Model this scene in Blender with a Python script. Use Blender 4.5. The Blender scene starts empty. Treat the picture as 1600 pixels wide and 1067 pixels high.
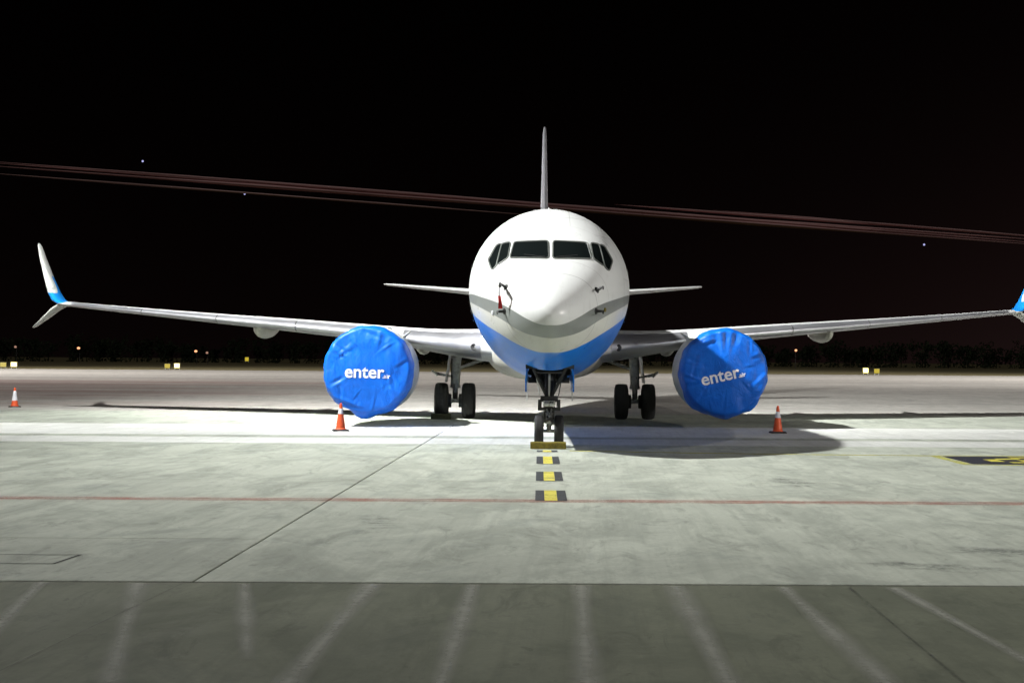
import bpy, bmesh, math, random
import numpy as np
from mathutils import Vector, Matrix, noise, Euler

R = math.radians
random.seed(7)
sc = bpy.context.scene
COL = sc.collection

# ------------------------------------------------------------------ camera
cam_d = bpy.data.cameras.new('camera')
cam_d.lens = 52.1
cam_d.sensor_width = 36.0
cam_d.shift_x = -0.075      # the picture is a crop from the left of a wider frame
cam_d.clip_start = 0.1
cam_d.clip_end = 12000
cam = bpy.data.objects.new('camera', cam_d)
COL.objects.link(cam)
PITCH, ROLL = 0.73, 0.42
cam.matrix_world = (Matrix.Translation((0, 0, 1.87)) @ Matrix.Rotation(R(90 + PITCH), 4, 'X')
                    @ Matrix.Rotation(R(ROLL), 4, 'Z'))
sc.camera = cam

# ------------------------------------------------------------------ night sky
world = bpy.data.worlds.new('World')
sc.world = world
world.use_nodes = True
wn, wl = world.node_tree.nodes, world.node_tree.links
wn.clear()
w_out = wn.new('ShaderNodeOutputWorld')
w_add = wn.new('ShaderNodeAddShader')
w_sky = wn.new('ShaderNodeTexSky')
w_sky.sky_type = 'NISHITA'
w_sky.sun_disc = False
w_sky.sun_elevation = R(-9)
w_sky.sun_rotation = R(150)
w_bg = wn.new('ShaderNodeBackground')
w_bg.inputs['Strength'].default_value = 0.012
wl.new(w_sky.outputs[0], w_bg.inputs['Color'])
# faint town glow low over the horizon, strongest towards the town behind the wood
w_tc = wn.new('ShaderNodeTexCoord')
w_sep = wn.new('ShaderNodeSeparateXYZ')
wl.new(w_tc.outputs['Generated'], w_sep.inputs[0])


def wmath(op, a, b=None):
    n = wn.new('ShaderNodeMath')
    n.operation = op
    for i, v in enumerate((a, b)):
        if v is None:
            continue
        if isinstance(v, (int, float)):
            n.inputs[i].default_value = v
        else:
            wl.new(v, n.inputs[i])
    return n.outputs[0]


el = wmath('MAXIMUM', w_sep.outputs['Z'], 0.0)
fall = wmath('EXPONENT', wmath('MULTIPLY', el, -9.0))
dirn = wmath('ADD', wmath('MULTIPLY', w_sep.outputs['X'], 0.78), wmath('MULTIPLY', w_sep.outputs['Y'], 0.62))
lobe = wmath('POWER', wmath('MAXIMUM', dirn, 0.0), 8.0)
glow = wmath('MULTIPLY', fall, wmath('ADD', 0.06, lobe))
w_em = wn.new('ShaderNodeBackground')
w_em.inputs['Color'].default_value = (1.0, 0.52, 0.5, 1)
wl.new(wmath('MULTIPLY', glow, 0.036), w_em.inputs['Strength'])
wl.new(w_bg.outputs[0], w_add.inputs[0])
wl.new(w_em.outputs[0], w_add.inputs[1])
wl.new(w_add.outputs[0], w_out.inputs['Surface'])

# ------------------------------------------------------------------ dim sun lamp, added to light the strands in the sky
dim_sun_d = bpy.data.lights.new('moon', 'SUN')
dim_sun_d.energy = 0.3
dim_sun_d.angle = R(0.5)
dim_sun_d.color = (1.0, 0.95, 0.9)
moon = bpy.data.objects.new('moon', dim_sun_d)
COL.objects.link(moon)
moon.rotation_euler = Vector((0.45, 0.62, -0.64)).to_track_quat('-Z', 'Y').to_euler()

vs = sc.view_settings
vs.view_transform = 'Standard'
vs.look = 'None'
vs.exposure = 0.14
vs.gamma = 1.0
vs.use_curve_mapping = False
sc.render.engine = 'CYCLES'
sc.cycles.use_denoising = True
sc.cycles.max_bounces = 6
sc.cycles.sample_clamp_indirect = 4.0

# floodlight masts of the apron: place of the lamp head, colour, where it stands, lamps (aim point, power, cone)
MASTS = [
    ((-19.5, 31.5, 21.0), (0.985, 1.0, 0.965), 'left of the parking stand', [((35.0, 34.0, 0.0), 60000, 130), ((10.0, 72.0, 0.0), 150000, 84), ((-23.0, 52.0, 0.0), 36000, 95)]),
    ((140.0, 150.0, 42.0), (1.0, 0.95, 0.90), 'at the far end of the apron', [((35.0, 190.0, 0.0), 1350000, 112)]),
    ((-155.0, 150.0, 42.0), (1.0, 0.95, 0.90), 'along the taxiway', [((-50.0, 190.0, 0.0), 1600000, 112)]),
    ((58.0, 2.0, 15.0), (1.0, 0.965, 0.92), 'unseen at the front right, filling the shaded side of the fuselage', [((0.0, 40.0, 3.0), 66000, 80)]),  # lamp added as fill for the shaded right side of the fuselage
]


# ================================================================== helpers
def link(o, parent=None):
    COL.objects.link(o)
    if parent is not None:
        o.parent = parent
    return o


def tag(o, label=None, cat=None, group=None, kind=None):
    for k, v in (('label', label), ('category', cat), ('group', group), ('kind', kind)):
        if v:
            o[k] = v
    return o


def empty(name, loc=(0, 0, 0), rz=0.0):
    o = bpy.data.objects.new(name, None)
    o.empty_display_size = 0.3
    o.location = loc
    o.rotation_euler = (0, 0, rz)
    return link(o)


def mesh(name, verts, faces, mat, parent=None, smooth=True, sharp=35.0):
    me = bpy.data.meshes.new(name)
    me.from_pydata([tuple(v) for v in verts], [], faces)
    me.validate()
    if mat is not None:
        me.materials.append(mat)
    if smooth:
        me.shade_smooth()
        if sharp is not None:
            me.set_sharp_from_angle(angle=R(sharp))
    o = bpy.data.objects.new(name, me)
    return link(o, parent)


class MB:
    """collects verts and faces of one part"""

    def __init__(self):
        self.v, self.f = [], []

    def add(self, v, f):
        n = len(self.v)
        self.v += [Vector(p) for p in v]
        self.f += [[i + n for i in q] for q in f]
        return self

    def box(self, lo, hi, m=None, taper=1.0):
        c = [(lo[0] + hi[0]) / 2, (lo[1] + hi[1]) / 2]
        vs_ = []
        for z in (lo[2], hi[2]):
            k = taper if z == hi[2] else 1.0
            for x, y in ((lo[0], lo[1]), (hi[0], lo[1]), (hi[0], hi[1]), (lo[0], hi[1])):
                vs_.append(Vector((c[0] + (x - c[0]) * k, c[1] + (y - c[1]) * k, z)))
        if m is not None:
            vs_ = [m @ p for p in vs_]
        return self.add(vs_, [[0, 3, 2, 1], [4, 5, 6, 7], [0, 1, 5, 4], [1, 2, 6, 5], [2, 3, 7, 6], [3, 0, 4, 7]])

    def tube(self, a, b, r0, r1=None, n=12, caps=True):
        a, b = Vector(a), Vector(b)
        r1 = r0 if r1 is None else r1
        d = (b - a).normalized()
        u = d.orthogonal().normalized()
        w = d.cross(u)
        v = []
        for p, r in ((a, r0), (b, r1)):
            for k in range(n):
                t = 2 * math.pi * k / n
                v.append(p + (u * math.cos(t) + w * math.sin(t)) * r)
        f = [[k, (k + 1) % n, n + (k + 1) % n, n + k] for k in range(n)]
        if caps:
            f += [list(range(n))[::-1], list(range(n, 2 * n))]
        return self.add(v, f)

    def lathe(self, prof, origin=(0, 0, 0), axis='y', n=40, cap0=False, cap1=False):
        """prof: list of (position along axis, radius)"""
        v, f = [], []
        for (p, r) in prof:
            for k in range(n):
                t = 2 * math.pi * k / n
                c, s = r * math.cos(t), r * math.sin(t)
                v.append(Vector(origin) + Vector({'y': (c, p, s), 'x': (p, c, s), 'z': (c, s, p)}[axis]))
        for i in range(len(prof) - 1):
            for k in range(n):
                k2 = (k + 1) % n
                f.append([i * n + k, i * n + k2, (i + 1) * n + k2, (i + 1) * n + k])
        if cap0:
            f.append(list(range(n)))
        if cap1:
            f.append(list(range((len(prof) - 1) * n, len(prof) * n)))
        return self.add(v, f)

    def build(self, name, mat, parent=None, smooth=True, sharp=35.0):
        o = mesh(name, self.v, self.f, mat, parent, False)
        bm = bmesh.new()
        bm.from_mesh(o.data)
        bmesh.ops.recalc_face_normals(bm, faces=bm.faces)
        bm.to_mesh(o.data)
        bm.free()
        if smooth:
            o.data.shade_smooth()
            if sharp is not None:
                o.data.set_sharp_from_angle(angle=R(sharp))
        return o


def pchip(xs, ys):
    xs, ys = np.array(xs, float), np.array(ys, float)
    h = np.diff(xs)
    d = np.diff(ys) / h
    m = np.zeros_like(ys)
    m[0], m[-1] = d[0], d[-1]
    for i in range(1, len(xs) - 1):
        if d[i - 1] * d[i] > 0:
            w1, w2 = 2 * h[i] + h[i - 1], h[i] + 2 * h[i - 1]
            m[i] = (w1 + w2) / (w1 / d[i - 1] + w2 / d[i])

    def f(x):
        x = min(max(x, xs[0]), xs[-1])
        i = min(max(int(np.searchsorted(xs, x) - 1), 0), len(xs) - 2)
        t = (x - xs[i]) / h[i]
        return float((2 * t ** 3 - 3 * t * t + 1) * ys[i] + (t ** 3 - 2 * t * t + t) * h[i] * m[i]
                     + (-2 * t ** 3 + 3 * t * t) * ys[i + 1] + (t ** 3 - t * t) * h[i] * m[i + 1])
    return f


# ================================================================== materials
class NT:
    def __init__(self, name):
        self.m = bpy.data.materials.new(name)
        self.m.use_nodes = True
        self.n, self.l = self.m.node_tree.nodes, self.m.node_tree.links
        self.b = self.n['Principled BSDF']
        self.out = self.n['Material Output']

    def node(self, t, **kw):
        o = self.n.new(t)
        for k, v in kw.items():
            setattr(o, k, v)
        return o

    def put(self, sock, v):
        if hasattr(v, 'links'):
            self.l.new(v, sock)
        elif isinstance(v, (tuple, list)) and len(v) == 3 and sock.type == 'RGBA':
            sock.default_value = (*v, 1)
        else:
            sock.default_value = v

    def math(self, op, a, b=0.0, clamp=False):
        o = self.node('ShaderNodeMath', operation=op, use_clamp=clamp)
        self.put(o.inputs[0], a)
        self.put(o.inputs[1], b)
        return o.outputs[0]

    def mix(self, fac, a, b, blend='MIX'):
        o = self.node('ShaderNodeMix', data_type='RGBA', blend_type=blend)
        self.put(o.inputs[0], fac)
        self.put(o.inputs[6], a)
        self.put(o.inputs[7], b)
        return o.outputs[2]

    def noise(self, scale, detail=4, rough=0.55, vec=None, stretch=None, dist=0.0):
        if vec is None:
            vec = self.node('ShaderNodeTexCoord').outputs['Object']
        if stretch:
            mp = self.node('ShaderNodeMapping')
            mp.inputs['Scale'].default_value = stretch
            self.l.new(vec, mp.inputs['Vector'])
            vec = mp.outputs[0]
        o = self.node('ShaderNodeTexNoise')
        o.inputs['Scale'].default_value = scale
        o.inputs['Detail'].default_value = detail
        o.inputs['Roughness'].default_value = rough
        o.inputs['Distortion'].default_value = dist
        self.l.new(vec, o.inputs['Vector'])
        return o.outputs['Fac']

    def ramp(self, fac, lo, hi, a=0.0, b=1.0):
        o = self.node('ShaderNodeMapRange', clamp=True)
        self.put(o.inputs[0], fac)
        for i, v in enumerate((lo, hi, a, b)):
            self.put(o.inputs[i + 1], v)
        return o.outputs[0]

    def bump(self, h, strength=0.3, dist=0.01):
        o = self.node('ShaderNodeBump')
        o.inputs['Strength'].default_value = strength
        o.inputs['Distance'].default_value = dist
        self.l.new(h, o.inputs['Height'])
        self.l.new(o.outputs[0], self.b.inputs['Normal'])

    def set(self, **kw):
        names = {'color': 'Base Color', 'rough': 'Roughness', 'metal': 'Metallic', 'spec': 'Specular IOR Level',
                 'coat': 'Coat Weight', 'ecol': 'Emission Color', 'estr': 'Emission Strength', 'alpha': 'Alpha',
                 'trans': 'Transmission Weight', 'ior': 'IOR', 'crough': 'Coat Roughness', 'sheen': 'Sheen Weight'}
        for k, v in kw.items():
            self.put(self.b.inputs[names[k]], v)
        return self


M = {}


def paint(name, col, rough=0.35, coat=0.25, metal=0.0, dirt=0.12, scale=2.0, dirtcol=None):
    t = NT(name)
    n1 = t.noise(scale, 6, 0.65)
    n2 = t.noise(scale * 14, 3, 0.6)
    dc = dirtcol or tuple(c * 0.55 for c in col)
    fac = t.math('MULTIPLY', t.ramp(n1, 0.45, 0.8), dirt * 2.2)
    fac = t.math('ADD', fac, t.math('MULTIPLY', t.ramp(n2, 0.5, 0.9), dirt * 0.6), True)
    t.set(color=t.mix(fac, col, dc), rough=t.ramp(n1, 0.3, 0.75, rough * 0.8, min(1, rough * 1.35)), coat=coat,
          crough=0.15, metal=metal)
    M[name] = t.m
    return t


paint('white_paint', (0.78, 0.79, 0.78), 0.3, 0.3, dirt=0.05)
paint('wing_paint', (0.55, 0.555, 0.56), 0.38, 0.15, dirt=0.2)
paint('nacelle_paint', (0.72, 0.73, 0.72), 0.32, 0.25, dirt=0.1)
paint('fairing_paint', (0.50, 0.49, 0.44), 0.4, 0.15, dirt=0.25, dirtcol=(0.3, 0.28, 0.23))
paint('slat_paint', (0.80, 0.80, 0.86), 0.34, 0.0, 0.92, dirt=0.02, scale=0.6)
paint('polished_metal', (0.72, 0.73, 0.76), 0.26, 0.0, 1.0, dirt=0.1)
paint('gear_paint', (0.60, 0.61, 0.59), 0.4, 0.1, dirt=0.4, scale=6, dirtcol=(0.08, 0.075, 0.065))
paint('steel', (0.6, 0.6, 0.6), 0.28, 0, 1.0, dirt=0.25, scale=8)
paint('dark_metal', (0.035, 0.035, 0.036), 0.5, 0, 0.3, dirt=0.3, scale=6)
paint('bay_paint', (0.02, 0.02, 0.02), 0.7, 0, 0, dirt=0.3, scale=5)
paint('blue_paint', (0.003, 0.135, 0.52), 0.3, 0.3, dirt=0.08)
paint('trim_grey', (0.11, 0.12, 0.11), 0.45, 0.1, dirt=0.2, scale=8)
paint('orange_plastic', (0.75, 0.10, 0.025), 0.5, 0.0, dirt=0.18, scale=9, dirtcol=(0.3, 0.05, 0.02))
paint('white_reflective', (0.75, 0.75, 0.8), 0.45, 0.0, dirt=0.15, scale=12)
paint('black_rubber', (0.014, 0.014, 0.015), 0.75, 0.0, dirt=0.4, scale=9, dirtcol=(0.06, 0.058, 0.055))
paint('chock_yellow', (0.20, 0.155, 0.012), 0.65, 0.0, dirt=0.5, scale=9, dirtcol=(0.07, 0.06, 0.02))
paint('chock_dark', (0.055, 0.055, 0.02), 0.7, 0.0, dirt=0.3, scale=7)
paint('red_strap', (0.55, 0.02, 0.02), 0.7, 0.0, dirt=0.1, scale=20)
paint('letter_white', (0.85, 0.85, 0.87), 0.6, 0.0, dirt=0.05, scale=9)
paint('mast_steel', (0.35, 0.36, 0.37), 0.45, 0.0, 0.6, dirt=0.2)
paint('sign_black', (0.02, 0.02, 0.018), 0.6, 0.0)

# fuselage: white over a grey band, a white band and a blue belly; the bands sweep down under the nose
t = NT('fuselage_paint')
tc = t.node('ShaderNodeTexCoord')
sp = t.node('ShaderNodeSeparateXYZ')
t.l.new(tc.outputs['Object'], sp.inputs[0])
ax = t.math('ABSOLUTE', sp.outputs['X'])


def edge_curve(pts):
    o = t.node('ShaderNodeFloatCurve')
    c = o.mapping.curves[0]
    c.points[0].location = (pts[0][0] / 2, pts[0][1] / 4)
    c.points[1].location = (pts[-1][0] / 2, pts[-1][1] / 4)
    for x, z in pts[1:-1]:
        c.points.new(x / 2, z / 4)
    o.mapping.update()
    t.l.new(t.math('DIVIDE', ax, 2.0), o.inputs['Value'])
    return t.math('MULTIPLY', o.outputs[0], 4.0)


e1 = edge_curve([(0, 2.55), (0.2, 2.565), (0.42, 2.65), (0.96, 2.97), (1.45, 3.18), (1.88, 3.35), (2.0, 3.36)])
e2 = edge_curve([(0, 2.30), (0.25, 2.33), (0.6, 2.44), (1.0, 2.69), (1.57, 3.02), (1.88, 3.2), (2.0, 3.21)])
e3 = edge_curve([(0, 2.02), (0.28, 2.04), (0.61, 2.16), (1.03, 2.40), (1.6, 2.79), (1.88, 3.06), (2.0, 3.07)])
z = sp.outputs['Z']


def below(e):
    return t.ramp(t.math('SUBTRACT', e, z), -0.004, 0.004)


n1 = t.noise(1.3, 6, 0.65)
n2 = t.noise(3.0, 5, 0.6, stretch=(1, 0.25, 1.6))
grime = t.math('MULTIPLY', t.ramp(n2, 0.52, 0.8), 0.22)
col = t.mix(below(e1), (0.82, 0.83, 0.83), (0.225, 0.24, 0.235))
col = t.mix(below(e2), col, (0.68, 0.68, 0.64))
col = t.mix(below(e3), col, (0.002, 0.145, 0.60))
col = t.mix(grime, col, t.mix(0.5, col, (0.25, 0.24, 0.2)))
yv = sp.outputs['Y']
seam = 0.0
for yk, wk in ((0.98, 0.010), (1.52, 0.006), (2.92, 0.007), (3.7, 0.006), (4.55, 0.006), (6.2, 0.007)):
    seam = t.math('MAXIMUM', seam, t.ramp(t.math('ABSOLUTE', t.math('SUBTRACT', yv, yk)), wk, wk * 0.5))
for zk in (4.55, 3.62, 4.98):
    aft = t.ramp(yv, 2.9, 2.93)
    seam = t.math('MAXIMUM', seam, t.math('MULTIPLY', aft, t.ramp(t.math('ABSOLUTE', t.math('SUBTRACT', z, zk)), 0.006, 0.003)))
for xk in (0.42, 0.0):
    aft = t.math('MULTIPLY', t.ramp(yv, 2.93, 2.95), t.ramp(z, 4.5, 4.52))
    seam = t.math('MAXIMUM', seam, t.math('MULTIPLY', aft, t.ramp(t.math('ABSOLUTE', t.math('SUBTRACT', ax, xk)), 0.006, 0.003)))
col = t.mix(t.math('MULTIPLY', seam, 0.5), col, (0.16, 0.16, 0.15))
streak = t.noise(5.0, 5, 0.7, stretch=(2.2, 0.5, 0.35))
col = t.mix(t.math('MULTIPLY', t.ramp(streak, 0.55, 0.75), 0.16), col, (0.22, 0.21, 0.18))
t.bump(seam, 0.25, -0.004)
t.set(color=col, rough=t.ramp(n1, 0.3, 0.75, 0.26, 0.42), coat=0.08, crough=0.15, spec=0.4)
M['fuselage_paint'] = t.m

# winglet: white with a blue foot whose edge is an arc
t = NT('winglet_paint')
tc = t.node('ShaderNodeTexCoord')
sp = t.node('ShaderNodeSeparateXYZ')
t.l.new(tc.outputs['Object'], sp.inputs[0])
dy = t.math('SUBTRACT', sp.outputs['Y'], 23.55)
dz = t.math('SUBTRACT', sp.outputs['Z'], 4.95)
rr = t.math('SQRT', t.math('ADD', t.math('MULTIPLY', dy, dy), t.math('MULTIPLY', dz, dz)))
foot = t.math('MULTIPLY', t.ramp(rr, 0.86, 0.88), t.ramp(sp.outputs['Z'], 4.72, 4.7))
foot = t.math('MULTIPLY', foot, t.ramp(sp.outputs['Z'], 3.70, 3.72))
ring = t.math('MULTIPLY', t.ramp(rr, 0.68, 0.69), t.ramp(rr, 0.76, 0.75))
col = t.mix(t.math('MULTIPLY', ring, 0.55), (0.72, 0.73, 0.70), (0.25, 0.27, 0.28))
t.set(color=t.mix(foot, col, (0.01, 0.26, 0.80)), rough=0.35, coat=0.2)
M['winglet_paint'] = t.m

# cockpit glass
t = NT('cockpit_glass')
t.set(color=(0.008, 0.011, 0.011), rough=0.08, spec=0.6, coat=0.2)
M['cockpit_glass'] = t.m

# blue tarpaulin of the engine covers
t = NT('blue_tarpaulin')
nz = t.noise(2.2, 5, 0.6, dist=1.2)
nf = t.noise(9.0, 4, 0.6, stretch=(1.0, 1.0, 0.35), dist=0.8)
w = t.noise(160, 2, 0.5)
t.set(color=t.mix(t.ramp(nz, 0.35, 0.75), (0.001, 0.095, 0.50), (0.0015, 0.13, 0.62)),
      rough=t.ramp(nf, 0.3, 0.7, 0.36, 0.55), coat=0.0, spec=0.35)
hgt = t.math('ADD', t.math('MULTIPLY', nf, 1.0), t.math('MULTIPLY', nz, 1.4))
hgt = t.math('ADD', hgt, t.math('MULTIPLY', w, 0.03))
t.bump(hgt, 0.5, 0.03)
M['blue_tarpaulin'] = t.m

# lamp faces
for nm, col, st in (('sign_lit', (1.0, 0.86, 0.35), 5.0), ('sign_dim', (0.80, 0.60, 0.0), 0.55),
                    ('street_bulb', (1.0, 0.42, 0.2), 1.6), ('street_bulb_dim', (1.0, 0.55, 0.4), 0.35),
                    ('star_light', (0.55, 0.55, 1.0), 0.9), ('flood_lens', (1.0, 0.98, 0.93), 8.0)):
    t = NT(nm)
    t.set(color=(0.02, 0.02, 0.01), ecol=col, estr=st)
    M[nm] = t.m


# concrete slabs; obj["tone"] lightens or darkens a slab, obj["warm"] tints it
def concrete(name, base, stain, far=False):
    t = NT(name)
    geo = t.node('ShaderNodeNewGeometry')
    P = geo.outputs['Position']
    at = t.node('ShaderNodeAttribute', attribute_type='OBJECT', attribute_name='tone')
    big = t.noise(0.16, 5, 0.6, P, (0.6, 1.0, 1))
    mid = t.noise(0.6, 8, 0.68, P, (1.1, 0.45, 1), 0.8)
    blot = t.noise(1.5, 8, 0.72, P, (1.5, 0.55, 1), 1.0)
    pale = t.noise(1.1, 7, 0.7, P, (1.2, 0.5, 1), 0.7)
    fine = t.noise(16, 5, 0.7, P)
    grit = t.noise(140, 2, 0.5, P)
    brush = t.noise(1.6, 4, 0.7, P, (5.0, 0.15, 1))
    smear = t.noise(0.8, 7, 0.7, P, (0.8, 0.5, 1), 0.6)
    c = t.mix(t.ramp(big, 0.32, 0.68), tuple(x * 0.80 for x in base), tuple(min(1, x * 1.12) for x in base))
    c = t.mix(t.math('MULTIPLY', t.ramp(mid, 0.46, 0.60), 0.8), c, stain)
    c = t.mix(t.math('MULTIPLY', t.ramp(pale, 0.50, 0.62), 0.55), c, tuple(min(1, x * 1.2) for x in base))
    c = t.mix(t.math('MULTIPLY', t.ramp(blot, 0.54, 0.66), 0.6 if base[0] < .6 else .2), c, tuple(x * 0.45 for x in base))
    c = t.mix(t.math('MULTIPLY', t.ramp(smear, 0.55, 0.66), 0.5 if base[0] < .6 else .15), c, (base[0] * 0.42, base[1] * 0.45, base[2] * 0.48))
    c = t.mix(t.math('MULTIPLY', t.ramp(brush, 0.48, 0.66), 0.3), c, tuple(x * 0.55 for x in base))
    c = t.mix(t.ramp(fine, 0.38, 0.72, 0.0, 0.3), c, tuple(x * 0.55 for x in base))
    spot = t.noise(4.5, 4, 0.6, P, (1.3, 0.7, 1), 0.4)
    c = t.mix(t.math('MULTIPLY', t.ramp(spot, 0.66, 0.70), 0.4), c, tuple(x * 0.4 for x in base))
    c = t.mix(t.ramp(grit, 0.4, 0.8, 0.0, 0.12), c, tuple(min(1, x * 1.25) for x in base))
    if far:
        sp_ = t.node('ShaderNodeSeparateXYZ')
        t.l.new(P, sp_.inputs[0])
        # reddish coating left of the taxiway, worn at its rim
        rd = t.math('MULTIPLY', t.ramp(sp_.outputs['X'], -8, -26), t.ramp(sp_.outputs['Y'], 54, 62))
        rd = t.math('MULTIPLY', rd, t.ramp(sp_.outputs['Y'], 135, 110))
        rd = t.math('MULTIPLY', rd, t.ramp(t.noise(0.12, 4, 0.6, P, (0.3, 1, 1)), 0.38, 0.6))
        c = t.mix(t.math('MULTIPLY', rd, 0.6), c, (0.24, 0.115, 0.10))
        band = t.noise(0.1, 3, 0.6, P, (0.1, 1.6, 1))
        c = t.mix(t.math('MULTIPLY', t.ramp(band, 0.5, 0.68), 0.35), c, tuple(x * 0.45 for x in base))
    hs = t.node('ShaderNodeMix', data_type='RGBA', blend_type='MULTIPLY')
    hs.inputs[0].default_value = 1.0
    t.l.new(c, hs.inputs[6])
    cmb = t.node('ShaderNodeCombineColor')
    for i in range(3):
        t.l.new(at.outputs['Fac'], cmb.inputs[i])
    t.l.new(cmb.outputs[0], hs.inputs[7])
    t.set(color=hs.outputs[2], rough=t.ramp(mid, 0.3, 0.7, 0.72, 0.92), spec=0.3)
    hh = t.math('ADD', t.math('MULTIPLY', fine, 0.5), t.math('MULTIPLY', grit, 0.25))
    t.bump(hh, 0.35, 0.006)
    M[name] = t.m


concrete('apron_concrete', (0.50, 0.525, 0.455), (0.31, 0.33, 0.285))
concrete('far_concrete', (0.46, 0.44, 0.41), (0.34, 0.325, 0.30), True)
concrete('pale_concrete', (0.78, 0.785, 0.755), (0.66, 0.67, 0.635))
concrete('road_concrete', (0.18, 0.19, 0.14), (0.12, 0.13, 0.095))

t = NT('joint_filler')
t.set(color=(0.035, 0.036, 0.032), rough=0.9)
M['joint_filler'] = t.m

t = NT('grass')
n = t.noise(0.05, 5, 0.6, stretch=(0.2, 1, 1))
n2 = t.noise(1.5, 4, 0.6)
c = t.mix(t.ramp(n, 0.35, 0.7), (0.15, 0.13, 0.065), (0.21, 0.18, 0.10))
c = t.mix(t.ramp(n2, 0.4, 0.8, 0, 0.4), c, (0.07, 0.07, 0.03))
t.set(color=c, rough=0.95, spec=0.1)
M['grass'] = t.m

t = NT('foliage')
n = t.noise(0.3, 4, 0.6)
t.set(color=t.mix(t.ramp(n, 0.35, 0.7), (0.008, 0.012, 0.006), (0.018, 0.025, 0.011)), rough=0.8, spec=0.1)
M['foliage'] = t.m
t = NT('bark')
t.set(color=(0.03, 0.024, 0.018), rough=0.9)
M['bark'] = t.m


def worn(name, col, lo, hi, scale=3.0, rough=0.7, top=1.0, fade=False):
    """paint on the ground, worn through where the noise is high"""
    t = NT(name)
    geo = t.node('ShaderNodeNewGeometry')
    a = t.noise(scale, 6, 0.7, geo.outputs['Position'], (0.4, 1, 1))
    b = t.noise(scale * 9, 4, 0.7, geo.outputs['Position'])
    a = t.math('ADD', t.math('MULTIPLY', a, 0.65), t.math('MULTIPLY', b, 0.35))
    t.set(color=t.mix(t.ramp(b, 0.3, 0.8, 0, 0.35), col, tuple(x * 0.55 for x in col)), rough=rough, spec=0.3,
          alpha=t.ramp(a, lo, hi, top, 0.0))
    if fade:
        fa = t.node('ShaderNodeAttribute', attribute_type='GEOMETRY', attribute_name='fade')
        t.set(alpha=t.math('MULTIPLY', t.ramp(a, lo, hi, top, 0.0), fa.outputs['Fac']))
    M[name] = t.m


worn('yellow_marking', (0.74, 0.66, 0.11), 0.50, 0.70, top=0.95)
worn('faded_yellow_marking', (0.62, 0.60, 0.14), 0.44, 0.66, top=0.8)
worn('black_marking', (0.065, 0.068, 0.075), 0.54, 0.72, top=.92)
worn('red_marking', (0.48, 0.14, 0.10), 0.40, 0.62, top=0.55)
worn('panel_black', (0.035, 0.035, 0.05), 0.56, 0.72)
worn('tyre_streak', (0.46, 0.46, 0.41), 0.44, 0.80, 1.2, top=0.68, fade=True)
worn('dark_streak', (0.10, 0.10, 0.09), 0.36, 0.62, 1.0, top=0.8, fade=True)
worn('dark_stain', (0.10, 0.11, 0.11), 0.42, 0.56, 1.6, top=0.62, fade=True)

# aircraft light trail, built as solid strands lit by the added sun lamp
for nm, col in (('light_trail_dim', (0.95, 0.60, 0.60)), ('light_trail_bright', (0.95, 0.66, 0.64))):
    t = NT(nm)
    geo = t.node('ShaderNodeNewGeometry')
    a = t.noise(0.004, 3, 0.6, geo.outputs['Position'], (1, 0.2, 3))
    t.set(color=col, rough=1.0, spec=0.0, alpha=t.ramp(a, 0.36, 0.6, 0.55, 0.95))
    M[nm] = t.m

# ================================================================== ground
sub = mesh('ground', [(-4000, -60, -0.06), (4000, -60, -0.06), (4000, 4000, -0.06), (-4000, 4000, -0.06)],
           [[0, 1, 2, 3]], M['joint_filler'], smooth=False)
tag(sub, 'dark ground under the paving', 'ground', kind='structure')

apron = empty('apron', (0, 40, 0))
tag(apron, 'pale concrete apron of large slabs', 'apron', kind='structure')
APW = apron.location.copy()


def slab(c, mat, tone, gap=0.012):
    """c: four ground corners; a slab 6 cm deep with a chamfered rim"""
    c = [Vector((x, y, 0)) for x, y in c]
    ctr = sum(c, Vector()) / 4
    cc = []
    for i in range(4):
        p, q, r_ = c[i - 1], c[i], c[(i + 1) % 4]
        d1, d2 = (p - q).normalized(), (r_ - q).normalized()
        cc.append((q, d1 + d2))
    top = [q + d * (gap + 0.008) for q, d in cc]
    mid = [q + d * gap + Vector((0, 0, -0.006)) for q, d in cc]
    low = [q + d * gap + Vector((0, 0, -0.055)) for q, d in cc]
    v = [p - APW for p in top + mid + low]
    f = [[0, 1, 2, 3]]
    for k in range(2):
        for i in range(4):
            j = (i + 1) % 4
            f.append([k * 4 + i, k * 4 + 4 + i, k * 4 + 4 + j, k * 4 + j])
    o = mesh('concrete_slab', v, f, M[mat], apron, smooth=False)
    o['tone'] = tone
    return o


W = 190.0
SL = 0.014           # slight skew of the cross joints against the view


def dj(x):            # the long dark joint, x at distance y
    return -3.30 - (x - 12.42) * 0.0178  # x of ground marks and far things sheared about the camera beforehand


def row(y0, y1, mat, tones, split=True):
    if split:
        slab([(-W, y0 - W * SL), (dj(y0), y0), (dj(y1), y1), (-W, y1 - W * SL)], mat, tones[0])
        slab([(dj(y0), y0), (W, y0 + W * SL), (W, y1 + W * SL), (dj(y1), y1)], mat, tones[1])
    else:
        slab([(-W, y0 - W * SL), (W, y0 + W * SL), (W, y1 + W * SL), (-W, y1 - W * SL)], mat, tones[0])


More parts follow.
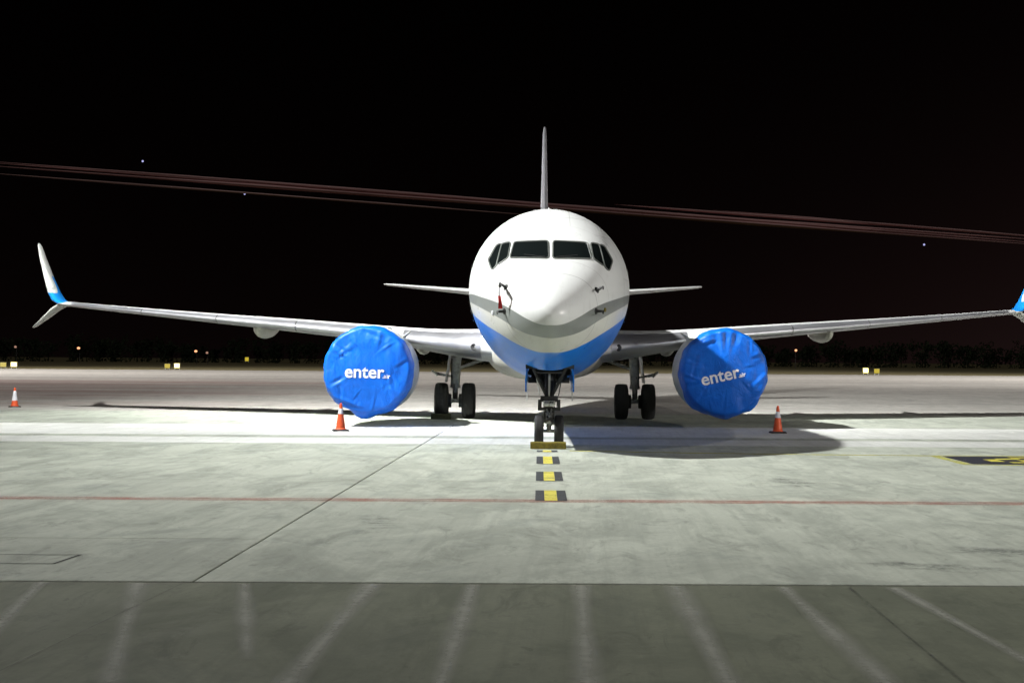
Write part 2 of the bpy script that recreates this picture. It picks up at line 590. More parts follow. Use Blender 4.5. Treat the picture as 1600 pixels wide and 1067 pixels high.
# nearest row: the left half is cut once more
y0, ym, y1 = 12.42, 15.36, 22.8
slab([(-W, y0 - W * SL), (dj(y0), y0), (dj(ym), ym), (-W, ym - W * SL)], 'apron_concrete', 0.88, 0.010)
slab([(-W, ym - W * SL), (dj(ym), ym), (dj(y1), y1), (-W, y1 - W * SL)], 'apron_concrete', 0.94, 0.010)
slab([(dj(y0), y0), (W, y0 + W * SL), (W, y1 + W * SL), (dj(y1), y1)], 'apron_concrete', 0.98, 0.010)
row(22.8, 32.8, 'apron_concrete', (0.92, 1.0))
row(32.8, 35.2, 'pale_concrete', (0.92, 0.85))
row(35.2, 36.2, 'apron_concrete', (0.95, 0.95))
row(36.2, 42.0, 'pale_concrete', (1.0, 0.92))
row(42.0, 52.0, 'apron_concrete', (0.93, 0.95), False)
yy = 52.0
for d_, tn in ((9, 1.02), (12, 0.98), (15, 1.05), (19, 0.92), (23, 1.0), (30, 0.88), (32, 0.96), (29, 0.86)):
    row(yy, yy + d_, 'far_concrete', (tn, tn), False)
    yy += d_
FAR = yy

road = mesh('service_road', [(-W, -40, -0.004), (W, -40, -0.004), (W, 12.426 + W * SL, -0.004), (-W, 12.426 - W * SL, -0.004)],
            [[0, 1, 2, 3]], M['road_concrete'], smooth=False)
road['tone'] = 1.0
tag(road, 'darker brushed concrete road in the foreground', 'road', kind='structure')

grass = mesh('grass_field', [(-3500, FAR - 24 + 0.02, -0.03), (3500, FAR + 24, -0.03), (3500, 3500, -0.03), (-3500, 3500, -0.03)],
             [[0, 1, 2, 3]], M['grass'], smooth=False)
tag(grass, 'dull olive grass beyond the apron', 'grass', kind='structure')
# verge left and right of the paving
mesh('grass_verge', [(-3500, -60, -0.035), (-W - 1, -60, -0.035), (-W - 1, 240, -0.035), (-3500, 240, -0.035)],
     [[0, 1, 2, 3]], M['grass'], grass, smooth=False)
mesh('grass_verge', [(W + 1, -60, -0.035), (3500, -60, -0.035), (3500, 240, -0.035), (W + 1, 240, -0.035)],
     [[0, 1, 2, 3]], M['grass'], grass, smooth=False)


# --- painted markings: parts of the apron, 4 mm above it; places precomputed from image pixels
def sheet(name, pts, mat, z=0.004, parent=apron):
    off = parent.location
    # inner edge slightly ragged through the worn material
    return mesh(name, [(x - off.x, y - off.y, z - off.z) for x, y in pts], [list(range(len(pts)))], M[mat], parent, smooth=False)


sheet('red_line', [(-W, 19.71 - 0.21 - W * SL), (W, 19.71 - 0.21 + W * SL), (W, 19.71 + 0.21 + W * SL), (-W, 19.71 + 0.21 - W * SL)], 'red_marking')
for (a, b) in ((19.7, 21.25), (22.93, 24.8), (26.7, 28.7), (30.1, 30.7)):
    xc = lambda y: -0.51 - (y - 20.4) * 0.033
    for x0, x1, m in ((-0.21, -0.088, 'black_marking'), (-0.085, 0.085, 'yellow_marking'), (0.088, 0.215, 'black_marking')):
        sheet('lead_in_dash', [(xc(a) + x0, a), (xc(a) + x1, a), (xc(b) + x1, b), (xc(b) + x0, b)], m, 0.008)
yl = [(-0.38, 30.62), (2.0, 30.2), (4.4, 29.95), (6.88, 29.86)]
for (xa, ya), (xb, yb) in zip(yl[:-1], yl[1:]):
    sheet('yellow_line', [(xa, ya - 0.12), (xb, yb - 0.12), (xb, yb + 0.12), (xa, ya + 0.12)], 'faded_yellow_marking')
# black panel with a yellow rim and yellow characters, cut by the frame
sheet('black_panel', [(7.13, 27.45), (13.0, 27.55), (13.0, 29.8), (7.1, 29.72)], 'panel_black')
for q in ([(6.9, 27.2), (13.2, 27.3), (13.2, 27.5), (7.13, 27.40)], [(6.86, 29.77), (13.2, 29.86), (13.2, 30.06), (6.86, 29.97)],
          [(6.9, 27.2), (7.11, 27.42), (7.06, 29.75), (6.86, 29.95)]):
    sheet('panel_rim', q, 'faded_yellow_marking')
for q in ([(7.66, 28.15), (7.92, 28.15), (7.92, 28.8), (7.66, 28.8)], [(7.93, 28.75), (8.4, 28.8), (8.42, 29.1), (7.95, 29.05)],
          [(7.96, 27.8), (8.4, 27.8), (8.4, 28.05), (7.96, 28.05)], [(8.28, 28.15), (8.52, 28.2), (8.52, 28.7), (8.28, 28.65)],
          [(8.33, 29.2), (8.9, 29.2), (8.9, 29.5), (8.33, 29.5)]):
    sheet('panel_mark', q, 'yellow_marking', 0.008)
# sealed cut in the left slab
for q in ([(-6.4, 13.36), (-4.82, 13.385), (-4.82, 13.41), (-6.4, 13.385)], [(-6.4, 13.97), (-4.80, 14.0), (-4.80, 14.02), (-6.4, 13.99)],
          [(-4.83, 13.38), (-4.80, 13.38), (-4.77, 14.02), (-4.80, 14.02)]):
    sheet('sealed_cut', q, 'joint_filler')

# oil and rubber stains, fading out towards the rim
rng = random.Random(5)
for (x, y, a, b_, rz) in ((-2.38, 16.9, .28, .8, .2), (3.25, 13.6, .8, .3, -.35), (4.1, 14.75, .75, .4, -.3), (3.2, 23.1, .4, 1.2, .1)):
    n, v, f, fd = 22, [(0.0, 0.0)], [], [1.0]
    for k in range(n):
        t_ = 2 * math.pi * k / n
        q = .65 + .5 * rng.random()
        v.append((a * .5 * q * math.cos(t_), b_ * .5 * q * math.sin(t_)))
        fd.append(.75)
    for k in range(n):
        v.append((v[1 + k][0] * 2.1, v[1 + k][1] * 2.1))
        fd.append(0.0)
    for k in range(n):
        k2 = (k + 1) % n
        f += [[0, 1 + k, 1 + k2], [1 + k, 1 + n + k, 1 + n + k2, 1 + k2]]
    cr, sr = math.cos(rz), math.sin(rz)
    o = mesh('oil_stain', [(x + p[0] * cr - p[1] * sr - APW.x, y + p[0] * sr + p[1] * cr - APW.y, .003) for p in v], f, M['dark_stain'], apron, smooth=False)
    o.data.attributes.new('fade', 'FLOAT', 'POINT').data.foreach_set('value', fd)

# pale tyre streaks on the road
for (xa, ya, xb, yb, wd, m) in ((-3.8, 9.0, -4.52, 12.3, 0.10, 'tyre_streak'), (-2.6, 8.0, -3.72, 12.3, 0.12, 'tyre_streak'),
                                (-2.1, 9.2, -2.84, 12.3, 0.10, 'tyre_streak'), (-1.70, 7.5, -1.79, 12.35, 0.13, 'tyre_streak'),
                                (-0.81, 7.5, -0.95, 12.35, 0.11, 'tyre_streak'), (0.03, 7.5, -0.05, 12.35, 0.12, 'tyre_streak'),
                                (0.86, 7.5, 0.74, 12.35, 0.14, 'tyre_streak'), (1.80, 7.5, 1.63, 12.35, 0.12, 'tyre_streak'),
                                (2.22, 7.5, 2.18, 12.35, 0.02, 'dark_streak'), (2.85, 8.4, 2.55, 12.35, 0.09, 'tyre_streak'),
                                (-3.5, 8.5, -3.35, 12.35, 0.012, 'dark_streak')):
    n, cols = 14, (-1.0, -0.5, 0.0, 0.5, 1.0)
    v, f, fd = [], [], []
    for k in range(n + 1):
        u = k / n
        x, y = xa + (xb - xa) * u, ya + (yb - ya) * u
        ww = wd * (0.95 + 0.2 * math.sin(u * 7 + xb * 3)) * .95
        for c_ in cols:
            v.append((x + c_ * ww, y, 0.002))
            fd.append((1 - abs(c_)) * min(1, u * 5 + .3))
    for k in range(n):
        for q in range(4):
            f.append([k * 5 + q, k * 5 + q + 1, k * 5 + 6 + q, k * 5 + 5 + q])
    o = mesh('tyre_streak', v, f, M[m], road, smooth=False)
    at_ = o.data.attributes.new('fade', 'FLOAT', 'POINT')
    at_.data.foreach_set('value', fd)

# ================================================================== airliner
NOSE_Y, NOSE_X, YAW = 28.8, -0.735, 2.0
air = empty('airliner', (NOSE_X, NOSE_Y, 0), R(YAW))
tag(air, 'white airliner with grey stripe and blue belly parked nose on', 'aircraft')
AIRM = Matrix.Translation((NOSE_X, NOSE_Y, 0)) @ Matrix.Rotation(R(YAW), 4, 'Z')

# --- fuselage sections
ys = [0, .03, .1, .3, .6, 1.0, 1.5, 2.0, 2.5, 3, 4, 5, 6.5, 8, 24, 28, 32, 36, 38.6]
f_top = pchip(ys, [2.75, 2.87, 2.99, 3.18, 3.39, 3.63, 3.90, 4.22, 4.55, 4.80, 5.13, 5.31, 5.43, 5.45, 5.45, 5.43, 5.36, 5.22, 5.02])
f_bot = pchip(ys, [2.75, 2.635, 2.53, 2.355, 2.175, 1.98, 1.785, 1.64, 1.54, 1.47, 1.41, 1.39, 1.385, 1.385, 1.385, 1.85, 2.75, 3.75, 4.45])
f_hw = pchip(ys, [0.0, .125, .25, .47, .71, .95, 1.19, 1.37, 1.51, 1.62, 1.76, 1.83, 1.875, 1.88, 1.88, 1.70, 1.22, 0.65, 0.2])
f_mid = pchip(ys, [2.75, 2.755, 2.765, 2.79, 2.83, 2.89, 2.97, 3.06, 3.15, 3.23, 3.37, 3.46, 3.53, 3.54, 3.54, 3.65, 4.0, 4.45, 4.75])
EXPO = pchip([0, .5, 1.0, 1.8, 2.6, 3.6, 5, 40], [2.0, 2.15, 2.45, 2.6, 2.45, 2.15, 2.0, 2.0])

EXPL = pchip([0, 1.0, 3.0, 6.0, 12.0, 40], [2.0, 1.97, 1.87, 1.82, 2.0, 2.0])


def fus_pt(y, th):
    """th = 0 top, clockwise"""
    s, c = math.sin(th), math.cos(th)
    hw, mid = f_hw(y), f_mid(y)
    e = 2.0 / EXPO(y) if c > 0 else 2.0 / EXPL(y)
    x = hw * math.copysign(abs(s) ** e, s)
    if c >= 0:
        zz = mid + (f_top(y) - mid) * abs(c) ** e
    else:
        zz = mid - (mid - f_bot(y)) * abs(c) ** e
    return Vector((x, y, zz))


def inside(x, y, zz):
    hw, mid = f_hw(y), f_mid(y)
    if hw < 1e-4:
        return False
    h = (f_top(y) - mid) if zz > mid else (mid - f_bot(y))
    e = EXPO(y) if zz > mid else EXPL(y)
    return (abs(x) / hw) ** e + (abs(zz - mid) / max(h, 1e-4)) ** e <= 1


def fus_y(x, zz):
    """where the nose surface lies at (x, z), seen along the axis"""
    a, b = 0.0, 9.0
    for _ in range(40):
        m_ = (a + b) / 2
        if inside(x, m_, zz):
            b = m_
        else:
            a = m_
    return b


def fus_normal(x, y, zz):
    def F(p):
        hw, mid = f_hw(p[1]), f_mid(p[1])
        h = (f_top(p[1]) - mid) if p[2] > mid else (mid - f_bot(p[1]))
        e = EXPO(p[1]) if p[2] > mid else EXPL(p[1])
        return (abs(p[0]) / hw) ** e + (abs(p[2] - mid) / h) ** e
    g = Vector()
    for i in range(3):
        d = Vector((0, 0, 0))
        d[i] = 1e-3
        p = Vector((x, y, zz))
        g[i] = F(p + d) - F(p - d)
    return g.normalized()


ST = [0.0, .008, .02, .04, .07, .11, .16, .22, .29, .37, .46, .56, .67, .79, .92, 1.06, 1.2, 1.35, 1.5, 1.65, 1.8, 1.95, 2.1, 2.25,
      2.4, 2.55, 2.7, 2.85, 3.0, 3.2, 3.4, 3.6, 3.85, 4.1, 4.4, 4.7, 5.0, 5.4, 5.9, 6.5, 7.2, 8, 10, 12, 14, 16, 18, 20, 22, 24, 25, 26,
      27, 28, 29, 30, 31, 32, 33, 34, 35, 36, 37, 38, 38.6]
NS = 96
v = [fus_pt(0, 0)]
for y in ST[1:]:
    for k in range(NS):
        v.append(fus_pt(y, 2 * math.pi * k / NS))
f = [[0, 1 + (k + 1) % NS, 1 + k] for k in range(NS)]
BAY0, BAY1, BAYW = 1.95, 4.15, 0.43
for i in range(len(ST) - 2):
    for k in range(NS):
        q = [1 + i * NS + k, 1 + i * NS + (k + 1) % NS, 1 + (i + 1) * NS + (k + 1) % NS, 1 + (i + 1) * NS + k]
        c = sum((v[j] for j in q), Vector()) / 4
        if abs(c.x) < BAYW and BAY0 < c.y < BAY1 and c.z < 2.2:
            continue
        f.append(q)
last = 1 + (len(ST) - 2) * NS
f.append([last + k for k in range(NS)])
fus = MB()
fus.v, fus.f = v, f
fus = fus.build('fuselage', M['fuselage_paint'], air, sharp=60)

# nose gear bay inside the belly
b = MB()
b.add([(-.5, BAY0 - .05, 2.3), (.5, BAY0 - .05, 2.3), (.5, BAY1 + .05, 2.3), (-.5, BAY1 + .05, 2.3),
       (-.46, BAY1 + .05, 1.36), (.46, BAY1 + .05, 1.36)],
      [[0, 1, 2, 3], [3, 2, 5, 4]])
b.add([(-.5, BAY0 - .05, 1.69), (-.5, BAY1 + .05, 1.45), (-.5, BAY1 + .05, 2.3), (-.5, BAY0 - .05, 2.3)], [[0, 1, 2, 3]])
b.add([(.5, BAY0 - .05, 1.69), (.5, BAY1 + .05, 1.45), (.5, BAY1 + .05, 2.3), (.5, BAY0 - .05, 2.3)], [[0, 1, 2, 3]])
b.add([(-.5, BAY0 - .05, 1.69), (.5, BAY0 - .05, 1.69), (.5, BAY0 - .05, 2.3), (-.5, BAY0 - .05, 2.3)], [[0, 1, 2, 3]])
b.build('gear_bay', M['bay_paint'], fus, smooth=False)


# --- panes on the nose
def resample(poly, n):
    poly = [Vector((a, b_, 0)) for a, b_ in poly]
    # rounded corners
    out = []
    m_ = len(poly)
    for i in range(m_):
        p, q, r_ = poly[i - 1], poly[i], poly[(i + 1) % m_]
        d1, d2 = (p - q), (r_ - q)
        k = 0.035
        a = q + d1.normalized() * min(k, d1.length * .3)
        c = q + d2.normalized() * min(k, d2.length * .3)
        out += [a, (a + q * 2 + c) / 4, c]
    res = []
    for i in range(len(out)):
        a, c = out[i], out[(i + 1) % len(out)]
        k = max(1, int((c - a).length / 0.05))
        for j in range(k):
            res.append(a.lerp(c, j / k))
    return res


def on_fus(x, zz, off):
    y = fus_y(x, zz)
    return Vector((x, y, zz)) + fus_normal(x, y, zz) * off


def pane(poly, name, mirror):
    pts = resample(poly, 0)
    ctr = sum(pts, Vector()) / len(pts)
    s = -1 if mirror else 1
    n = len(pts)
    rings = [1.0, 0.8, 0.6, 0.4, 0.2]
    v, f = [], []
    for k in rings:
        for p in pts:
            q = ctr.lerp(p, k)
            v.append(on_fus(q.x * s, q.y, 0.006))
    v.append(on_fus(ctr.x * s, ctr.y, 0.006))
    for i in range(len(rings) - 1):
        for j in range(n):
            f.append([i * n + j, i * n + (j + 1) % n, (i + 1) * n + (j + 1) % n, (i + 1) * n + j])
    for j in range(n):
        f.append([(len(rings) - 1) * n + j, (len(rings) - 1) * n + (j + 1) % n, len(v) - 1])
    b_ = MB()
    b_.v, b_.f = v, f
    b_.build(name, M['cockpit_glass'], fus)
    # raised rim
    v, f = [], []
    prof = [(0.0, 0.004), (0.006, 0.016), (0.024, 0.014), (0.03, 0.001)]
    for (o_, hgt_) in prof:
        for j in range(n):
            a, c = pts[j - 1], pts[(j + 1) % n]
            d = (c - a).normalized()
            nr = Vector((d.y, -d.x, 0))
            if nr.dot(pts[j] - ctr) < 0:
                nr = -nr
            q = pts[j] + nr * o_
            v.append(on_fus(q.x * s, q.y, hgt_))
    for i in range(len(prof) - 1):
        for j in range(n):
            f.append([i * n + j, i * n + (j + 1) % n, (i + 1) * n + (j + 1) % n, (i + 1) * n + j])
    b_ = MB()
    b_.v, b_.f = v, f
    b_.build('window_rim', M['trim_grey'], fus)


WIND = [(0.065, 4.35), (0.755, 4.33), (0.83, 3.985), (0.055, 3.97)]
SIDE1 = [(0.855, 4.335), (1.015, 4.32), (1.105, 3.84), (0.90, 3.985)]
SIDE2 = [(1.045, 4.315), (1.13, 4.295), (1.295, 3.97), (1.21, 3.745), (1.14, 3.81)]
for mir in (False, True):
    pane(WIND, 'windshield_pane', mir)
    pane(SIDE1, 'side_window', mir)
    pane(SIDE2, 'side_window', mir)

# wipers
for s in (-1, 1):
    b = MB()
    pts = [(0.12, 3.965), (0.30, 3.985), (0.55, 4.02)]
    P = [on_fus(x * s, zz, 0.03) for x, zz in pts]
    b.tube(P[0], P[1], .010, .008, 6).tube(P[1], P[2], .008, .006, 6)
    b.build('wiper', M['dark_metal'], fus)

# probes and ports
PROBES = [(-0.91, 3.33), (-0.93, 2.84), (0.93, 3.29), (0.91, 2.86)]
for (x, zz) in PROBES:
    base = on_fus(x, zz, 0.0)
    nr = fus_normal(x, base.y, zz)
    b = MB()
    elbow = base + nr * 0.15
    b.tube(base - nr * 0.02, elbow, .035, .022, 8)
    b.tube(elbow, elbow + Vector((0, -0.2, -0.05)), .026, .014, 8)
    b.tube(base - nr * 0.01, base + nr * 0.012, .07, .06, 12)
    b.build('pitot_probe', M['dark_metal'], fus)
for (x, zz, m, r) in ((-1.18, 2.83, 'white_reflective', .05), (1.10, 2.90, 'chock_yellow', .05), (-1.72, 2.93, 'dark_metal', .06),
                      (-1.74, 3.98, 'dark_metal', .06), (1.735, 3.9, 'dark_metal', .045)):
    base = on_fus(x, zz, 0.0)
    nr = fus_normal(x, base.y, zz)
    b = MB()
    b.tube(base - nr * 0.02, base + nr * 0.02, r, r * .85, 12)
    b.build('sensor_port', M[m], fus)


# cabin doors (outline frames) and cabin windows along both sides
def side_ring(y0, y1, z0, z1, wd, s, name, mat, off=0.008, fill=None):
    outer, inner = [], []
    n = 10
    for (lst, e) in ((outer, 0.0), (inner, wd)):
        a0, a1, c0, c1 = y0 + e, y1 - e, z0 + e, z1 - e
        lst += [(a0 + (a1 - a0) * k / n, c0) for k in range(n)] + [(a1, c0 + (c1 - c0) * k / n) for k in range(n)]
        lst += [(a1 - (a1 - a0) * k / n, c1) for k in range(n)] + [(a0, c1 - (c1 - c0) * k / n) for k in range(n)]

    def pt(y, zz, o_):
        mid = f_mid(y)
        h = (f_top(y) - mid) if zz > mid else (mid - f_bot(y))
        x = f_hw(y) * math.sqrt(max(0, 1 - ((zz - mid) / h) ** 2))
        return Vector((s * (x + o_), y, zz))
    v = [pt(y, zz, off) for y, zz in outer] + [pt(y, zz, off) for y, zz in inner]
    m_ = len(outer)
    f = [[k, (k + 1) % m_, m_ + (k + 1) % m_, m_ + k] for k in range(m_)]
    b_ = MB()
    b_.v, b_.f = v, f
    return b_.build(name, M[mat], fus)


for s in (-1, 1):
    side_ring(5.0, 5.9, 2.75, 4.6, 0.03, s, 'door_frame', 'trim_grey', 0.009)
wv = [(0.012, 0.12 * math.cos(a) * (1 if abs(math.cos(a)) < .7 else .95), 0.17 * math.sin(a)) for a in [2 * math.pi * k / 16 for k in range(16)]]
wme = None
for s in (-1, 1):
    for i in range(30):
        y = 6.9 + i * 0.508 * 1.0
        zz = 3.95
        mid = f_mid(y)
        x = f_hw(y) * math.sqrt(1 - ((zz - mid) / (f_top(y) - mid)) ** 2)
        if wme is None:
            o = mesh('cabin_window', wv, [list(range(16))], M['cockpit_glass'], fus, smooth=False)
            wme = o.data
        else:
            o = link(bpy.data.objects.new('cabin_window', wme), fus)
        o.location = (s * x, y, zz)
        o.rotation_euler = (0, -s * math.asin((zz - mid) / (f_top(y) - mid)) if s > 0 else math.asin((zz - mid) / (f_top(y) - mid)), 0 if s > 0 else 0)
        o.scale = (s, 1, 1)

# dorsal antenna blades
for y, h in ((8.5, .28), (17.0, .3)):
    b = MB()
    zt = f_top(y)
    b.add([(-.02, y, zt - .02), (.02, y, zt - .02), (.02, y + .4, zt - .02), (-.02, y + .4, zt - .02),
           (-.008, y + .18, zt + h), (.008, y + .18, zt + h), (.008, y + .36, zt + h), (-.008, y + .36, zt + h)],
          [[0, 1, 5, 4], [1, 2, 6, 5], [2, 3, 7, 6], [3, 0, 4, 7], [4, 5, 6, 7]])
    b.build('antenna_blade', M['white_paint'], fus, smooth=False)


# --- lifting surfaces
def foil(c, t_):
    return 5 * t_ * (.2969 * math.sqrt(max(c, 0)) - .1260 * c - .3516 * c * c + .2843 * c ** 3 - .1036 * c ** 4)


def section(le, chord, t_, nrm, cs_up, cs_lo, camber=0.0):
    """points along the upper side, then the lower side"""
    out = []
    for c in cs_up:
        out.append(Vector(le) + Vector((0, chord * c, 0)) + Vector(nrm) * (chord * (foil(c, t_) + camber * c * (1 - c) * 4)))
    for c in cs_lo:
        out.append(Vector(le) + Vector((0, chord * c, 0)) - Vector(nrm) * (chord * (foil(c, t_) - camber * c * (1 - c) * 4)))
    return out


def loft(secs, close, caps=False):
    b_ = MB()
    n = len(secs[0])
    v = [p for s in secs for p in s]
    f = []
    for i in range(len(secs) - 1):
        for k in range(n if close else n - 1):
            k2 = (k + 1) % n
            f.append([i * n + k, i * n + k2, (i + 1) * n + k2, (i + 1) * n + k])
    if caps:
        f.append(list(range(n))[::-1])
        f.append(list(range((len(secs) - 1) * n, len(secs) * n)))
    b_.v, b_.f = v, f
    return b_


CUT = 0.11
C_LE_UP = [CUT, .08, .055, .035, .018, .007, .002, 0.0]
C_LE_LO = [.002, .007, .018, .035, .055, .08, CUT]
C_UP = [1.0, .93, .85, .75, .62, .5, .4, .3, .2, .15, CUT]
C_LO = [CUT, .15, .2, .3, .4, .5, .62, .75, .85, .93, 1.0]
CL_UP = [1.0, .9, .75, .6, .45, .3, .2, .12, .06, .025, .008, 0.0]
CL_LO = [.008, .025, .06, .12, .2, .3, .45, .6, .75, .9]

# span stations of the wing: x, LE y, LE z, chord, thickness
WS = [(0.9, 13.1, 2.18, 8.3, .135), (1.9, 14.1, 2.24, 7.35, .132), (3.2, 15.45, 2.36, 6.1, .125), (5.3, 16.95, 2.62, 4.65, .115),
      (8.0, 18.36, 2.88, 3.9, .11), (11.0, 19.92, 3.15, 3.05, .105), (14.0, 21.49, 3.43, 2.3, .10), (16.60, 22.85, 3.68, 1.65, .10)]
w_le = pchip([a[0] for a in WS], [a[1] for a in WS])
w_z = pchip([a[0] for a in WS], [a[2] for a in WS])
w_ch = pchip([a[0] for a in WS], [a[3] for a in WS])
w_t = pchip([a[0] for a in WS], [a[4] for a in WS])
XS = [0.9, 1.4, 1.9, 2.4, 3.2, 4.2, 5.3, 6.6, 8, 9.5, 11, 12.5, 14, 15.5, 16.60]
SLATS = [(1.9, 4.35), (5.35, 7.9), (7.93, 10.7), (10.73, 13.5), (13.53, 16.3)]

for s in (-1, 1):
    nrm = Vector((0, 0, 1))

    def wsec(x, up, lo, grow=0.0):
        se = section((x, w_le(x) - grow, w_z(x)), w_ch(x) + grow, w_t(x), nrm, up, lo, 0.012)
        return [Vector((p.x * s, p.y, p.z)) for p in se]
    wing = loft([wsec(x, C_UP, C_LO) for x in XS], False).build('wing', M['wing_paint'], air, sharp=50)
    for (a, b_) in SLATS:
        n = 6
        loft([wsec(a + (b_ - a) * k / n, C_LE_UP, C_LE_LO, 0.012) for k in range(n + 1)], False).build('slat', M['slat_paint'], wing, sharp=None)
    # fixed nose pieces between the slats
    for (a, b_) in ((0.9, 1.895), (4.355, 5.345), (16.305, 16.60)):
        loft([wsec(a + (b_ - a) * k / 3, C_LE_UP, C_LE_LO) for k in range(4)], False).build('wing_nose', M['wing_paint'], wing, sharp=None)
    # flap track fairings: canoes hung under the trailing edge
    for (x, ya, yb, zb, r) in ((9.35, 19.5, 24.3, 2.48, .24), (5.95, 18.0, 23.4, 2.10, .28), (3.95, 18.0, 23.0, 1.98, .26)):
        prof, n = [], 14
        v, f = [], []
        m_ = 16
        for i in range(n + 1):
            u = i / n
            rr = r * (math.sin(math.pi * min(1, u * 1.15) ** .7) ** .55 if 0 < u < .86 else (0.12 if u < .5 else .3 * (1.02 - u) / .16))
            yy_ = ya + (yb - ya) * u
            zt = w_z(x) - 0.05
            for k in range(m_):
                a = 2 * math.pi * k / m_
                zz = math.sin(a)
                v.append((s * (x + rr * math.cos(a)), yy_, (zb + r * 1.55) + rr * zz * (.5 if zz > 0 else 1.55) + .1 * u))
        for i in range(n):
            for k in range(m_):
                f.append([i * m_ + k, i * m_ + (k + 1) % m_, (i + 1) * m_ + (k + 1) % m_, (i + 1) * m_ + k])
        f.append(list(range(m_)))
        f.append(list(range(n * m_, (n + 1) * m_)))
        b = MB()
        b.v, b.f = [Vector(p) for p in v], f
        b.build('flap_fairing', M['fairing_paint'], wing)
    # landing light at the root
    b = MB()
    b.lathe([(0.03, .02), (.0, .08), (.05, .10), (.35, .10)], (s * 2.1, 14.26, 2.24), 'y', 16, True, False)
    b.build('landing_light', M['dark_metal'], wing)

    # split winglet: blade up and blade down
    def blade(stations, name):
        secs = []
        for (p, ch, th, nn) in stations:
            nn = Vector(nn).normalized()
            se = section(p, ch, th, nn, CL_UP, CL_LO)
            secs.append([Vector((q.x * s, q.y, q.z)) for q in se])
        loft(secs, True, True).build(name, M['winglet_paint'], wing, sharp=50)
    blade([((16.60, 22.85, 3.68), 1.65, .10, (0, 0, 1)), ((16.85, 23.0, 3.74), 1.56, .12, (-.35, 0, 1)), ((17.08, 23.2, 3.88), 1.44, .17, (-.9, 0, .8)),
           ((17.28, 23.45, 4.15), 1.28, .20, (-1, .05, .48)), ((17.56, 23.85, 4.65), 1.04, .18, (-1, .05, .46)),
           ((17.93, 24.45, 5.35), .74, .15, (-1, .05, .46)), ((18.18, 24.95, 5.84), .44, .13, (-1, .05, .46)),
           ((18.23, 25.12, 5.93), .22, .12, (-1, .05, .46))], 'winglet_upper')
    blade([((16.88, 23.12, 3.66), 1.15, .12, (.4, 0, 1)), ((17.2, 23.42, 3.50), 1.0, .17, (.62, 0, 1)), ((17.65, 23.85, 3.20), .72, .17, (.72, 0, 1)),
           ((18.1, 24.3, 2.93), .42, .13, (.72, 0, 1)), ((18.17, 24.42, 2.89), .22, .12, (.72, 0, 1))], 'winglet_lower')

    # tailplane
    tp = [(0.15, 32.6, 4.50, 4.3, .09), (1.0, 33.3, 4.58, 3.9, .09), (4.0, 35.5, 4.90, 2.6, .085), (7.0, 37.7, 5.21, 1.35, .08), (7.17, 37.95, 5.23, .9, .07)]
    secs = []
    for (x, y, zz, ch, th) in tp:
        se = section((x, y, zz), ch, th, (0, 0, 1), CL_UP, CL_LO)
        secs.append([Vector((q.x * s, q.y, q.z)) for q in se])
    loft(secs, True, True).build('tailplane', M['wing_paint'], air, sharp=50)

# fin with polished nose
fs = [(5.1, 29.2, 8.4, .055), (5.9, 31.3, 6.6, .062), (6.6, 32.3, 5.75, .068), (9.0, 34.35, 4.2, .07), (11.9, 36.85, 2.25, .075), (12.28, 37.3, 1.75, .06)]


def fsec(zz, y, ch, th, up, lo):
    return section((0, y, zz), ch, th, (1, 0, 0), up, lo)


fin = loft([fsec(*q, C_UP, C_LO) for q in fs], False).build('fin', paint('fin_paint', (0.58, 0.58, 0.66), .35, .2, dirt=.08).m, air, sharp=50)
loft([fsec(*q, C_LE_UP, C_LE_LO) for q in fs], False).build('fin_nose', M['slat_paint'], fin, sharp=None)

# wing to body fairing
b = MB()
v, f = [], []
fy = [11.6, 12.4, 13.4, 14.6, 16, 18, 20, 22, 23.6, 24.8]
f_w = [1.05, 1.3, 1.52, 1.72, 1.85, 1.9, 1.9, 1.86, 1.7, 1.4]
f_b = [1.43, 1.39, 1.34, 1.30, 1.27, 1.26, 1.26, 1.28, 1.36, 1.42]
m_ = 32
for y, hw, zb in zip(fy, f_w, f_b):
    for k in range(m_):
        a = math.pi * k / (m_ - 1)
        e = .72
        v.append(Vector((hw * math.copysign(abs(math.cos(a)) ** e, math.cos(a)), y, 2.45 - (2.45 - zb) * abs(math.sin(a)) ** e)))
for i in range(len(fy) - 1):
    for k in range(m_ - 1):
        f.append([i * m_ + k, i * m_ + k + 1, (i + 1) * m_ + k + 1, (i + 1) * m_ + k])
f.append(list(range(m_)))
b.v, b.f = v, f
b.build('belly_fairing', M['fairing_paint'], air, sharp=50)

